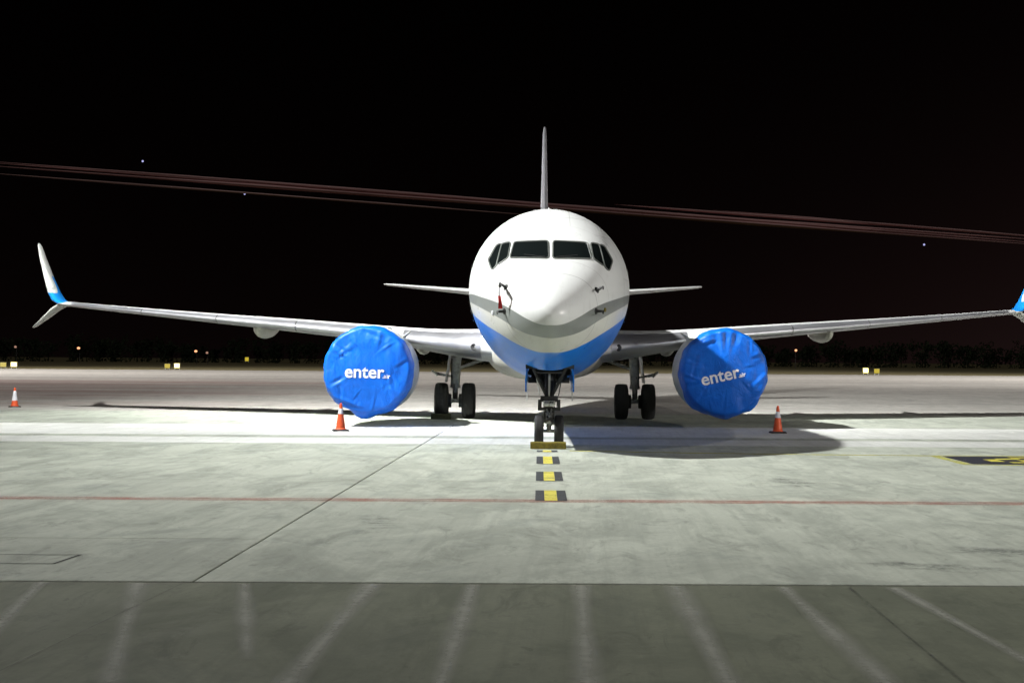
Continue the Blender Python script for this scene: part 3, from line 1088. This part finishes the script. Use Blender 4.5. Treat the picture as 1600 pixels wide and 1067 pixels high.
# --- engines
EX, EY, EZ = 4.90, 11.9, 1.56
for s in (-1, 1):
    o = (s * EX, EY, EZ)
    nac = MB().lathe([(0.22, 1.165), (.55, 1.215), (1.0, 1.245), (1.6, 1.25), (2.3, 1.235), (3.0, 1.18), (3.7, 1.08), (4.15, .98), (4.1, .95), (3.4, .92)], o, 'y', 56)
    nac = nac.build('nacelle', M['nacelle_paint'], air, sharp=60)
    MB().lathe([(0.9, .88), (.5, .90), (.2, .95), (.06, 1.0), (0.0, 1.05), (.03, 1.10), (.12, 1.145), (.218, 1.166)], o, 'y', 56).build('inlet_lip', M['polished_metal'], nac, sharp=None)
    MB().lathe([(3.3, .70), (4.3, .62), (4.9, .50), (4.95, .30), (5.5, .06), (5.55, .01)], o, 'y', 32).build('exhaust_plug', M['dark_metal'], nac)
    MB().lathe([(1.0, .88), (1.02, .30), (.8, .12), (.65, .01)], o, 'y', 32).build('fan_disc', M['dark_metal'], nac)
    # pylon
    secs = []
    for (zz, y, ch, hw) in ((2.5, 13.4, 6.2, .20), (2.72, 14.5, 5.6, .20), (2.85, 16.2, 4.0, .16)):
        secs.append([Vector((s * EX + p[0], p[1], zz - (p[1] - y) * 0.03)) for p in
                     [(-hw * .1, y), (-hw * .7, y + .3), (-hw, y + 1.2), (-hw, y + ch * .6), (0, y + ch), (hw, y + ch * .6), (hw, y + 1.2), (hw * .7, y + .3), (hw * .1, y)]])
    loft(secs, True, True).build('pylon', M['nacelle_paint'], nac)
    # strake on the inner shoulder
    b = MB()
    a = math.radians(48)
    for off_ in (0,):
        cx, cz = -s * math.cos(a), math.sin(a)
        p0 = Vector((s * EX + cx * 1.2, EY + 1.0, EZ + cz * 1.2))
        p1 = Vector((s * EX + cx * 1.2, EY + 2.2, EZ + cz * 1.2))
        p2 = Vector((s * EX + cx * 1.52, EY + 2.1, EZ + cz * 1.52))
        p3 = Vector((s * EX + cx * 1.48, EY + 1.7, EZ + cz * 1.48))
        nn = Vector((-cz, 0, cx)) * .012
        q = [p0, p1, p2, p3]
        b.add([p - nn for p in q] + [p + nn for p in q], [[0, 1, 2, 3], [4, 7, 6, 5], [0, 4, 5, 1], [1, 5, 6, 2], [2, 6, 7, 3], [3, 7, 4, 0]])
    b.build('strake', M['nacelle_paint'], nac, smooth=False)


# --- landing gear
def tyre_profile(w, r, rim):
    h = w / 2
    return [(-h * .72, rim), (-h * .95, rim + (r - rim) * .25), (-h, rim + (r - rim) * .55), (-h * .9, r * .93), (-h * .66, r * .985), (-h * .40, r * 1.0),
            (-h * .37, r * .985), (-h * .33, r * 1.0), (-h * .03, r * 1.0), (0, r * .985), (h * .03, r * 1.0), (h * .33, r * 1.0), (h * .37, r * .985), (h * .40, r * 1.0),
            (h * .66, r * .985), (h * .9, r * .93), (h, rim + (r - rim) * .55), (h * .95, rim + (r - rim) * .25), (h * .72, rim)]


def wheel(parent, c, w, r, rim):
    MB().lathe(tyre_profile(w, r, rim), c, 'x', 40).build('tyre', M['black_rubber'], parent, sharp=50)
    h = w / 2
    MB().lathe([(-h * .72, rim), (-h * .5, rim * .93), (-h * .3, rim * .6), (-h * .45, rim * .35), (-h * .6, rim * .2), (-h * .6, .001)], c, 'x', 24).build('rim', M['steel'], parent)
    MB().lathe([(h * .72, rim), (h * .5, rim * .93), (h * .3, rim * .6), (h * .45, rim * .35), (h * .6, rim * .2), (h * .6, .001)], c, 'x', 24).build('rim', M['steel'], parent)


NG = 3.15
b = MB()
b.tube((0, NG, .345), (0, NG, .75), .055, .055, 14)
ng = b.build('nose_gear', M['steel'], air)
wheel(ng, (-.215, NG, .345), .20, .345, .17)
wheel(ng, (.215, NG, .345), .20, .345, .17)
MB().tube((-.31, NG, .345), (.31, NG, .345), .035, n=12).build('axle', M['steel'], ng)
MB().tube((0, NG, .75), (0, NG + .05, 1.95), .095, .10, 14).tube((0, NG, .74), (0, NG, .80), .115, n=14).build('strut', M['dark_metal'], ng)
b = MB()
b.box((-.05, NG - .16, .50), (.05, NG - .10, .56)).tube((-.05, NG - .11, .53), (0, NG - .28, .66), .022, n=8).tube((.05, NG - .11, .53), (0, NG - .28, .66), .022, n=8)
b.tube((0, NG - .28, .66), (-.06, NG - .09, .84), .022, n=8).tube((0, NG - .28, .66), (.06, NG - .09, .84), .022, n=8)
b.build('torque_link', M['steel'], ng)
b = MB()
b.box((-.19, NG - .12, .98), (.19, NG + .12, 1.10)).box((-.24, NG - .14, .83), (-.16, NG + .02, 1.02)).box((.16, NG - .14, .83), (.24, NG + .02, 1.02))
b.tube((-.24, NG - .10, .82), (.24, NG - .10, .82), .035, n=10)
b.build('steering_cuff', M['dark_metal'], ng)
b = MB()
b.box((-.125, NG - .20, .875), (.125, NG - .13, 1.0))
b.build('light_plate', M['fairing_paint'], ng, smooth=False)
for s in (-1, 1):
    MB().tube((s * .06, NG - .05, 1.10), (s * .36, NG - .5, 1.72), .034, .038, 10).build('drag_brace', M['dark_metal'], ng)
    MB().tube((s * .05, NG + .08, 1.0), (s * .2, NG + .5, 1.75), .03, .03, 8).build('side_brace', M['dark_metal'], ng)
MB().tube((.0, NG - .2, 1.10), (.0, NG - .35, 1.70), .022, n=8).build('brake_hose', M['fairing_paint'], ng)
for (a, c, r_, m2) in (((-.09, NG - .1, .6), (-.12, NG - .12, 1.05), .013, 'black_rubber'), ((.09, NG - .1, .6), (.13, NG - .12, 1.05), .013, 'black_rubber'),
                       ((-.2, NG - .05, 1.1), (-.3, NG - .25, 1.6), .012, 'steel'), ((.2, NG - .05, 1.1), (.28, NG - .3, 1.6), .012, 'black_rubber')):
    MB().tube(a, c, r_, n=6).build('hydraulic_hose', M[m2], ng)
MB().tube((-.3, NG - .42, 1.62), (.3, NG - .42, 1.62), .04, n=10).build('cross_shaft', M['dark_metal'], ng)
for s in (-1, 1):
    MB().lathe([(-.03, .02), (-.02, .055), (.05, .06), (.07, .03)], (s * .06, NG - .235, .937), 'y', 14, True, True).build('taxi_lamp', M['steel'], ng)
for s in (-1, 1):
    # doors hang open, following the belly line at the top
    n = 8
    v, f = [], []
    for k in range(n + 1):
        y = BAY0 + .02 + (BAY1 - BAY0 - .04) * k / n
        zt = fus_pt(y, math.pi).z + .05
        zb = 1.21 + .02 * math.sin(k) * 0 - .0
        bow = s * (.47 + .015)
        lo_bow = s * (.495)
        for xo in (0.0, s * .028):
            v += [Vector((s * .455 + xo, y, zt)), Vector((s * .485 + xo, y, (zt + zb) / 2)), Vector((s * .48 + xo, y, zb))]
    for k in range(n):
        a, c = k * 6, (k + 1) * 6
        f += [[a, a + 1, c + 1, c], [a + 1, a + 2, c + 2, c + 1], [a + 3, c + 3, c + 4, a + 4], [a + 4, c + 4, c + 5, a + 5], [a + 2, a + 5, c + 5, c + 2], [a, c, c + 3, a + 3]]
    for a in (0, n * 6):
        f += [[a, a + 1, a + 4, a + 3], [a + 1, a + 2, a + 5, a + 4]]
    b = MB()
    b.v, b.f = v, f
    b.build('gear_door', M['blue_paint'], ng)
    MB().tube((s * .47, BAY0 + .25, 1.25), (s * .47, BAY0 + .25, 1.02), .014, n=6).build('door_rod', M['gear_paint'], ng)

MG, MX = 18.45, 2.86
for s in (-1, 1):
    x = s * MX
    mg = MB().tube((x, MG, .57), (x, MG, 1.05), .085, n=16).build('main_gear', M['steel'], air)
    wheel(mg, (x - .43, MG, .565), .42, .565, .27)
    wheel(mg, (x + .43, MG, .565), .42, .565, .27)
    MB().tube((x - .6, MG, .565), (x + .6, MG, .565), .07, n=14).build('axle', M['steel'], mg)
    MB().tube((x, MG, 1.0), (x - s * .05, MG + .1, 2.3), .14, .16, 16).tube((x, MG, .96), (x, MG, 1.06), .165, n=16).build('strut', M['gear_paint'], mg)
    MB().tube((x, MG + .02, 1.55), (x - s * 1.1, MG + .2, 1.95), .05, .06, 10).build('side_strut', M['gear_paint'], mg)
    b = MB()
    b.tube((x, MG - .12, .66), (x, MG - .42, .86), .04, .03, 8).tube((x, MG - .42, .86), (x, MG - .13, 1.08), .03, .04, 8)
    b.build('torque_link', M['steel'], mg)
    for q in (-1, 1):
        b = MB().lathe([(-.10, .22), (.10, .22), (.10, .1), (-.10, .1)], (x + q * .22, MG, .565), 'x', 18)
        b.build('brake_pack', M['dark_metal'], mg)
    # leg door outside the strut
    b = MB()
    m2 = Matrix.Translation((x + s * .25, MG + .1, 1.45)) @ Matrix.Rotation(s * R(-8), 4, 'Y')
    b.box((-.018, -.45, -.30), (.018, .5, .62), m2)
    b.build('gear_door', M['wing_paint'], mg, smooth=False)
    MB().tube((x + s * .12, MG - .15, 1.0), (x + s * .10, MG - .17, 1.9), .02, n=8).build('brake_hose', M['dark_metal'], mg)
    b = MB()
    b.tube((x + s * .02, MG - .1, 1.32), (x + s * .62, MG - .05, 1.42), .03, .05, 8)
    b.tube((x + s * .55, MG - .05, 1.36), (x + s * .74, MG - .05, 1.52), .06, .03, 8)
    b.build('door_link', M['steel'], mg)


# ================================================================== engine covers
def cover(s, tilt, label, seed):
    """tarpaulin bag over the inlet; local origin under the engine on the ground"""
    rng = random.Random(seed)
    ph = [rng.uniform(0, 6.28) for _ in range(8)]
    creases = []
    for _ in range(26):
        a_ = rng.uniform(0, 6.28)
        r_ = rng.uniform(.55, 1.05)
        tw = a_ + rng.gauss(0, .55) if rng.random() < .65 else a_ + 1.57 + rng.gauss(0, .3)
        creases.append((r_ * math.sin(a_), r_ * math.cos(a_), math.sin(tw), math.cos(tw), rng.uniform(.22, .55), rng.uniform(.022, .055), rng.uniform(.014, .042) * rng.choice((-1, 1))))
    base = AIRM @ Vector((s * EX, EY, 0))
    root = empty('engine_cover', base, R(YAW))
    tag(root, label, 'engine cover', 'blue covers over the engine inlets')

    def surf(r, th):
        """front face: r in [0, 1.2]"""
        x, zz = r * math.sin(th), r * math.cos(th)
        y = -0.20 + 0.075 * (r / 1.15) ** 2
        k = min(1, max(0, (r - .42) / .5)) ** 1.4
        top = max(0, math.cos(th)) ** 1.2
        # a few gathered folds at the top, then irregular creases
        fold = math.sin(th * 15 + ph[0] + 2.2 * math.sin(th * 4 + ph[1])) * (.5 + .5 * noise.noise(Vector((th * 3, seed, 0))))
        y += fold * .034 * top ** 3 * k
        p = Vector((x, seed * 3.1, zz))
        y += noise.noise(p * 1.6) * .04 + noise.noise(Vector((x * 5, seed, zz * 2.2))) * .02 * (.2 + k)
        for (cx, cz, dx, dz, ln, wd, am) in creases:
            along = (x - cx) * dx + (zz - cz) * dz
            across = (x - cx) * -dz + (zz - cz) * dx + .10 * along * along
            env = max(0, 1 - (along / ln) ** 2)
            if env > 0:
                q_ = across / wd
                y += am * env * (math.exp(-q_ * q_) - .7 * math.exp(-(q_ - 1.6) ** 2)) * k
        return x, y, zz

    NT_, v, f = 160, [], []
    rs = [0.0] + [1.13 * (i / 26) for i in range(1, 27)]
    rows = []
    for r in rs[1:]:
        rows.append([surf(r, 2 * math.pi * k / NT_) for k in range(NT_)])
    # rounding to the skirt, then the skirt to a gathered hem
    for i, (u, rad, yb) in enumerate(((.3, 1.165, -.085), (.6, 1.19, -.02), (1, 1.205, .07), (1, 1.215, .18), (1, 1.225, .30), (1, 1.23, .42), (1, 1.232, .52), (1, 1.20, .56))):
        rw = []
        for k in range(NT_):
            th = 2 * math.pi * k / NT_
            x0, y0_, z0 = surf(1.13, th)
            bot = max(0, -math.cos(th))
            rip = math.sin(th * 23 + ph[3] + i * .5) * .4 + math.sin(th * 11 + ph[4]) * .6
            sag = bot ** 1.6 * (.055 + .045 * math.sin(th * 8 + ph[5]) + .03 * math.sin(th * 5 + ph[7])) * min(1, i / 3)
            rr = rad + rip * .016 + sag + noise.noise(Vector((math.sin(th) * 3, math.cos(th) * 3, i * .4 + seed))) * .02
            yo = yb + (y0_ + .125) * max(0, .6 - i * .2) + (noise.noise(Vector((math.sin(th) * 2, math.cos(th) * 2, seed))) * .10 + .05 * math.sin(th * 7 + ph[6])) * (i / 7) ** 2
            rw.append((rr * math.sin(th), yo, rr * math.cos(th)))
        rows.append(rw)
    v = [Vector(surf(0, 0))] + [Vector(p) for rw in rows for p in rw]
    v = [Vector((p.x, p.y, p.z + EZ)) for p in v]
    f = [[0, 1 + (k + 1) % NT_, 1 + k] for k in range(NT_)]
    for i in range(len(rows) - 1):
        for k in range(NT_):
            f.append([1 + i * NT_ + k, 1 + i * NT_ + (k + 1) % NT_, 1 + (i + 1) * NT_ + (k + 1) % NT_, 1 + (i + 1) * NT_ + k])
    b_ = MB()
    b_.v, b_.f = v, f
    b_.build('tarpaulin', M['blue_tarpaulin'], root, sharp=None)

    # lettering printed on the cloth
    def text(body, size, x, zc, emb, name):
        cu = bpy.data.curves.new('lettering', 'FONT')
        cu.body = body
        cu.size = size
        cu.offset = emb
        cu.resolution_u = 3
        ob = bpy.data.objects.new('lettering', cu)
        COL.objects.link(ob)
        bpy.context.view_layer.update()
        me = bpy.data.meshes.new_from_object(ob.evaluated_get(bpy.context.evaluated_depsgraph_get()))
        bpy.data.objects.remove(ob)
        bm = bmesh.new()
        bm.from_mesh(me)
        bmesh.ops.remove_doubles(bm, verts=bm.verts, dist=1e-5)
        bmesh.ops.triangulate(bm, faces=bm.faces)
        for _ in range(4):
            ed = [e for e in bm.edges if e.calc_length() > .035]
            if not ed:
                break
            bmesh.ops.subdivide_edges(bm, edges=ed, cuts=1)
            bmesh.ops.triangulate(bm, faces=bm.faces)
        ct, st = math.cos(tilt), math.sin(tilt)
        for vv in bm.verts:
            a, c = vv.co.x + x, vv.co.y + zc
            px, pz = a * ct - c * st + TX, a * st + c * ct + TZ
            r_, th_ = math.hypot(px, pz), math.atan2(px, pz)
            _, yy_, _ = surf(r_, th_)
            vv.co = (px, yy_ - .011, pz + EZ)
        me2 = bpy.data.meshes.new(name)
        bm.to_mesh(me2)
        bm.free()
        me2.materials.append(M['letter_white'])
        link(bpy.data.objects.new(name, me2), root)
    TX, TZ = (-.06, -.07) if s < 0 else (-.14, -.11)
    text('enter', .49, -.54, -.135, .0095, 'lettering')
    text('.air', .165, .49, -.135, .004, 'lettering_small')
    return root


cover(-1, R(-1), 'blue engine cover with level white lettering, behind an orange cone', 3)
cover(1, R(13), 'blue engine cover with lettering slanting upward, half in shadow', 8)


# ================================================================== traffic cones
def cone(loc, label, bands, rz):
    root = empty('traffic_cone', loc, rz)
    tag(root, label, 'traffic cone', 'orange cones around the aircraft')
    b_ = MB()
    b_.box((-.2, -.2, 0.0), (.2, .2, .03), taper=.97).box((-.185, -.185, .03), (.185, .185, .045), taper=.95)
    b_.build('base', M['black_rubber'], root, smooth=False)
    prof = [(.045, .145), (.06, .138), (.075, .122), (.69, .032), (.712, .028), (.72, .02), (.72, .001)]
    MB().lathe(prof, (0, 0, 0), 'z', 28).build('body', M['orange_plastic'], root)
    for (z0, z1) in bands:
        rad = lambda z_: .122 + (z_ - .075) / (.69 - .075) * (.032 - .122) + .003
        MB().lathe([(z0, rad(z0) - .003), (z0 + .004, rad(z0)), (z1 - .004, rad(z1)), (z1, rad(z1) - .003)], (0, 0, 0), 'z', 28).build('reflective_band', M['white_reflective'], root)
    return root


cone((-6.40, 38.34, 0), 'orange cone in front of the left engine cover, narrow white band', [(.44, .58)], .3)
cone((4.98, 38.95, 0), 'orange cone right of the right engine cover, standing in shadow', [(.40, .56)], .1)
cone((-21.08, 54.49, 0), 'orange cone with a broad white band, far left on the apron', [(.24, .60)], .5)


# ================================================================== chocks
def chock(loc, rz, w, h, d, mat, label):
    b_ = MB()
    pr = [(-d / 2, 0.0), (d / 2, 0.0), (d / 2, h * .35), (d * .22, h), (-d * .40, h), (-d / 2, h * .85)]
    v_ = [Vector((sx * w / 2, y, zz)) for sx in (-1, 1) for y, zz in pr]
    n_ = len(pr)
    f_ = [list(range(n_))[::-1], list(range(n_, 2 * n_))] + [[k, (k + 1) % n_, n_ + (k + 1) % n_, n_ + k] for k in range(n_)]
    b_.v, b_.f = v_, f_
    o_ = b_.build('wheel_chock', M[mat], None, smooth=False)
    o_.location = loc
    o_.rotation_euler = (0, 0, rz)
    bv = o_.modifiers.new('edge', 'BEVEL')
    bv.width = .008
    bv.segments = 2
    tag(o_, label, 'wheel chock', 'chocks at the wheels')
    return o_


p = AIRM @ Vector((0.0, NG - .72, 0))
chock((p.x - .02, p.y, .009), R(YAW), .75, .145, .2, 'chock_yellow', 'yellow wheel chock in front of the nose wheels')
p = AIRM @ Vector((-MX - .40, MG - .66, 0))
chock((p.x, p.y, .001), R(YAW), .62, .17, .22, 'chock_dark', 'dark olive wheel chock under the left main wheels')

# ================================================================== warning streamer on the left probe
x, zz = -0.91, 3.33
basep = on_fus(x, zz, 0.0)
tip = basep + fus_normal(x, basep.y, zz) * .15 + Vector((0, -.2, -.05))
root = empty('warning_streamer', AIRM @ tip, R(YAW))
tag(root, 'red warning streamer hanging from the probe left of the nose', 'streamer')
MB().tube((0, -.05, -.012), (0, .19, .045), .030, .034, 10).build('probe_sleeve', M['dark_metal'], root)
for (z0, z1, w0, w1, m, nm) in ((-.02, -.20, .035, .035, 'white_reflective', 'strap'), (-.20, -.46, .05, .085, 'red_strap', 'flag')):
    n = 8
    v, f = [], []
    for k in range(n + 1):
        u = k / n
        zc = z0 + (z1 - z0) * u
        hw = (w0 + (w1 - w0) * u) / 2 * 1.0
        yo = .018 * math.sin(zc * 16) - .03
        xo = .012 * math.sin(zc * 11)
        for (sx, dy_) in ((-1, 0), (1, 0), (1, .004), (-1, .004)):
            v.append(Vector((xo + sx * hw, yo + dy_ + sx * .012, zc)))
    for k in range(n):
        for j in range(4):
            f.append([k * 4 + j, k * 4 + (j + 1) % 4, (k + 1) * 4 + (j + 1) % 4, (k + 1) * 4 + j])
    f += [[0, 1, 2, 3], [n * 4 + 3, n * 4 + 2, n * 4 + 1, n * 4]]
    b = MB()
    b.v, b.f = v, f
    b.build(nm, M[m], root)


# ================================================================== taxiway signs, far lamps
def sign(loc, w, h, lit, label, rz=0.0):
    root = empty('taxiway_sign', loc, rz)
    tag(root, label, 'lit sign', 'signs at the edge of the grass')
    b_ = MB()
    b_.box((-w / 2, 0, .2), (w / 2, .25, .2 + h))
    b_.build('housing', M['sign_black'], root, smooth=False)
    b_ = MB()
    b_.box((-w / 2 + .04, -.012, .24), (w / 2 - .04, -.003, .16 + h))
    b_.build('face', M['sign_dim'], root, smooth=False)
    if lit:
        b_ = MB()
        b_.box((-w / 2 + .13, -.022, .33), (w / 2 - .13, -.014, .07 + h))
        b_.build('lit_panel', M['sign_lit'], root, smooth=False)
    for sx in (-1, 1):
        b_ = MB()
        b_.tube((sx * w * .35, .12, -.03), (sx * w * .35, .12, .22), .04, n=8)
        b_.build('leg', M['mast_steel'], root)


def gp(x, d):        # lateral metres for a far thing, worked out beforehand from image pixels
    return x


sign((-88.8, 229, -.03), 1.1, .85, True, 'bright taxiway sign at the far left edge of the grass')
sign((-90.6, 229.4, -.03), 1.0, .75, False, 'dim yellow taxiway sign cut by the left picture edge')
sign((-63.6, 229, -.03), 1.0, .85, True, 'bright taxiway sign, right one of the pair beyond the left wing')
sign((-65.2, 229.4, -.03), .9, .72, False, 'dim yellow taxiway sign beside the bright one beyond the left wing')
sign((43.0, 230, -.03), 1.0, .9, True, 'bright taxiway sign beyond the right wing')
sign((44.8, 230.4, -.03), .9, .75, False, 'dim yellow taxiway sign beside the bright one beyond the right wing')
sign((-76.8, 333, .9), .9, .95, False, 'small single yellow sign left of the left engine cover')


def street_lamp(loc, h, bulb, r, label):
    root = empty('street_lamp', loc)
    tag(root, label, 'street lamp', 'far street lamps')
    MB().tube((0, 0, 0), (0, 0, h), .07, .05, 8).build('pole', M['bay_paint'], root)
    MB().tube((0, 0, h), (0, -.9, h + .25), .05, .04, 8).build('arm', M['bay_paint'], root)
    MB().lathe([(h - .32, .02), (h - .25, r * .7), (h, r), (h + .2, r * .8), (h + .32, .05)], (0, -.9, 0), 'z', 14).build('lantern', M[bulb], root)


street_lamp((-137.4, 400, -.03), 4.2, 'street_bulb', .42, 'orange street lamp left of the left winglet, brighter of two')
street_lamp((-154.4, 400, -.03), 4.4, 'street_bulb_dim', .34, 'faint street lamp farthest left in the dark')
street_lamp((-105.8, 400, -.03), 3.6, 'street_bulb', .42, 'orange street lamp left of the pair below the left wing')
street_lamp((-103.3, 402, -.03), 3.2, 'street_bulb_dim', .36, 'faint street lamp right of the pair below the left wing')
street_lamp((55.8, 400, -.03), 5.0, 'street_bulb', .36, 'orange street lamp among the trees right of the aircraft')

# ================================================================== far wood
rng = random.Random(11)
v, f = [], []


def leafquad(c, sz):
    n_ = Vector((rng.gauss(0, 1), rng.gauss(0, 1), rng.gauss(0, 1))).normalized()
    u = n_.orthogonal().normalized()
    w_ = n_.cross(u)
    k = len(v)
    v.extend([c + u * sz, c + w_ * sz * .7, c - u * sz, c - w_ * sz * .7])
    f.append([k, k + 1, k + 2, k + 3])


mats = []
for i in range(330):
    x = -430 + i * 2.5 + rng.uniform(-1.2, 1.2)
    y = 560 + rng.uniform(-8, 26)
    H = 5.2 + 2.6 * noise.noise(Vector((x * .035, 2.2, 0))) + 1.9 * noise.noise(Vector((x * .13, 7.7, 0))) + rng.uniform(-.9, .9)
    H = max(5.0, H * 1.72)
    cr = H * rng.uniform(.26, .4)
    # trunk
    k = len(v)
    for zz, r in ((-.1, .2), (H * .7, .06)):
        for j in range(5):
            a = j * 2 * math.pi / 5
            v.append(Vector((x + r * math.cos(a), y + r * math.sin(a), zz)))
    for j in range(5):
        f.append([k + j, k + (j + 1) % 5, k + 5 + (j + 1) % 5, k + 5 + j])
    lobes = [(Vector((x + rng.gauss(0, cr * .5), y + rng.gauss(0, cr * .5), H * rng.uniform(.35, .82))), cr * rng.uniform(.4, .75)) for _ in range(7)]
    for c, r in lobes:
        for _ in range(22):
            d = Vector((rng.gauss(0, 1), rng.gauss(0, 1), rng.gauss(0, 1))).normalized() * r * rng.random() ** .4
            leafquad(c + d, rng.uniform(.3, .7))
    for _ in range(40):    # undergrowth
        leafquad(Vector((x + rng.uniform(-2, 2), y + rng.uniform(-2, 2), rng.uniform(0, H * .45))), rng.uniform(.35, .7))
wood = mesh('far_wood', v, f, M['foliage'], smooth=False)
tag(wood, 'black line of trees along the horizon', 'trees', kind='stuff')

# ================================================================== aircraft light trail and stars
# strands: (x, z) at the left and the right end, at 3 km, with radius
sk = empty('light_trail', (0, 3000, 0))  # streak left by a passing aircraft's lights, made up as solid tubes
tag(sk, 'thin reddish aircraft light trail of several strands sloping across the night sky', 'light_trail')
STRANDS = [  # x0, z0, x1, z1, r, bright
    (-1300, 402, 1000, 240, 5.2, 0), (-1300, 393, 1000, 236, 5.0, 0), (-1300, 399, 300, 289, 3.4, 0),
    (-1300, 378, -60, 291, 2.8, 1), (-350, 330, 1000, 247, 3.8, 0), (50, 318, 640, 277, 3.8, 0),
    (250, 308, 1000, 252, 3.0, 0), (-220, 322, 560, 270, 3.2, 0),
]
for (x0, z0, x1, z1, r, br) in STRANDS:
    n = 60
    b = MB()
    v, f = [], []
    m_ = 6
    for k in range(n + 1):
        u = k / n
        taper = min(1, u * 3.5, (1 - u) * 3.5) if abs(x0) < 1100 or abs(x1) < 1100 else 1
        rr = r * .78 * max(.05, taper) * (.85 + .2 * noise.noise(Vector((u * 9, x0 * .01, z0))))
        cx, cz = x0 + (x1 - x0) * u, z0 + (z1 - z0) * u
        for j in range(m_):
            a = 2 * math.pi * j / m_
            v.append(Vector((cx, rr * 4 * math.cos(a), cz + rr * math.sin(a))))
    for k in range(n):
        for j in range(m_):
            f.append([k * m_ + j, k * m_ + (j + 1) % m_, (k + 1) * m_ + (j + 1) % m_, (k + 1) * m_ + j])
    b.v, b.f = v, f
    b.build('strand', M['light_trail_bright' if br else 'light_trail_dim'], sk, sharp=None)

for (x, zz, lab) in ((-1512, 663, 'small bluish star above the left end of the light trail'), (-1166, 555, 'small bluish star on the light trail left of the fin'),
                     (1130, 400.5, 'small bluish star below the light trail at the right')):
    o = MB()
    bm = bmesh.new()
    bmesh.ops.create_icosphere(bm, subdivisions=2, radius=3.4)
    me = bpy.data.meshes.new('star')
    bm.to_mesh(me)
    bm.free()
    me.materials.append(M['star_light'])
    o = link(bpy.data.objects.new('star', me))
    o.location = (x, 5000, zz)
    tag(o, lab, 'star', 'stars in the night sky')

# ================================================================== floodlight masts
for (p, colr, where, lamps) in MASTS:
    aim = lamps[0][0]
    root = empty('floodlight_mast', (p[0], p[1], 0))
    tag(root, 'tall steel floodlight mast ' + where, 'floodlight mast', 'floodlight masts around the apron')
    dirv = (Vector(aim) - Vector(p))
    az = math.atan2(dirv.x, dirv.y)
    rot = Matrix.Rotation(-az, 4, 'Z')
    MB().tube((0, 0, 0), (0, 0, p[2] - .4), .38, .16, 14).build('pole', M['mast_steel'], root)
    b = MB()
    b.box((-1.7, -.12, p[2] - .55), (1.7, .12, p[2] - .40), rot)
    b.build('crossbar', M['mast_steel'], root, smooth=False)
    for k in range(4):
        m2 = rot @ Matrix.Translation((-1.35 + .9 * k, .15, p[2] + .15)) @ Matrix.Rotation(R(-35), 4, 'X')
        b = MB()
        b.box((-.32, -.3, -.26), (.32, .0, .26), m2, taper=.9)
        h_ = b.build('lamp_housing', M['dark_metal'], root, smooth=False)
        b = MB()
        b.box((-.27, .005, -.21), (.27, .012, .21), m2)
        b.build('lens', M['flood_lens'], h_, smooth=False)
    for (aim, pw, cone_) in lamps:
        ld = bpy.data.lights.new('floodlight', 'SPOT')
        ld.energy = pw
        ld.spot_size = R(cone_)
        ld.spot_blend = 1.0
        ld.shadow_soft_size = 0.3
        ld.color = colr
        lo = bpy.data.objects.new('floodlight', ld)
        link(lo, root)
        lo.location = rot @ Vector((0, .9, p[2] + .1))
        lo.rotation_euler = (Vector(aim) - Vector(p)).to_track_quat('-Z', 'Y').to_euler()
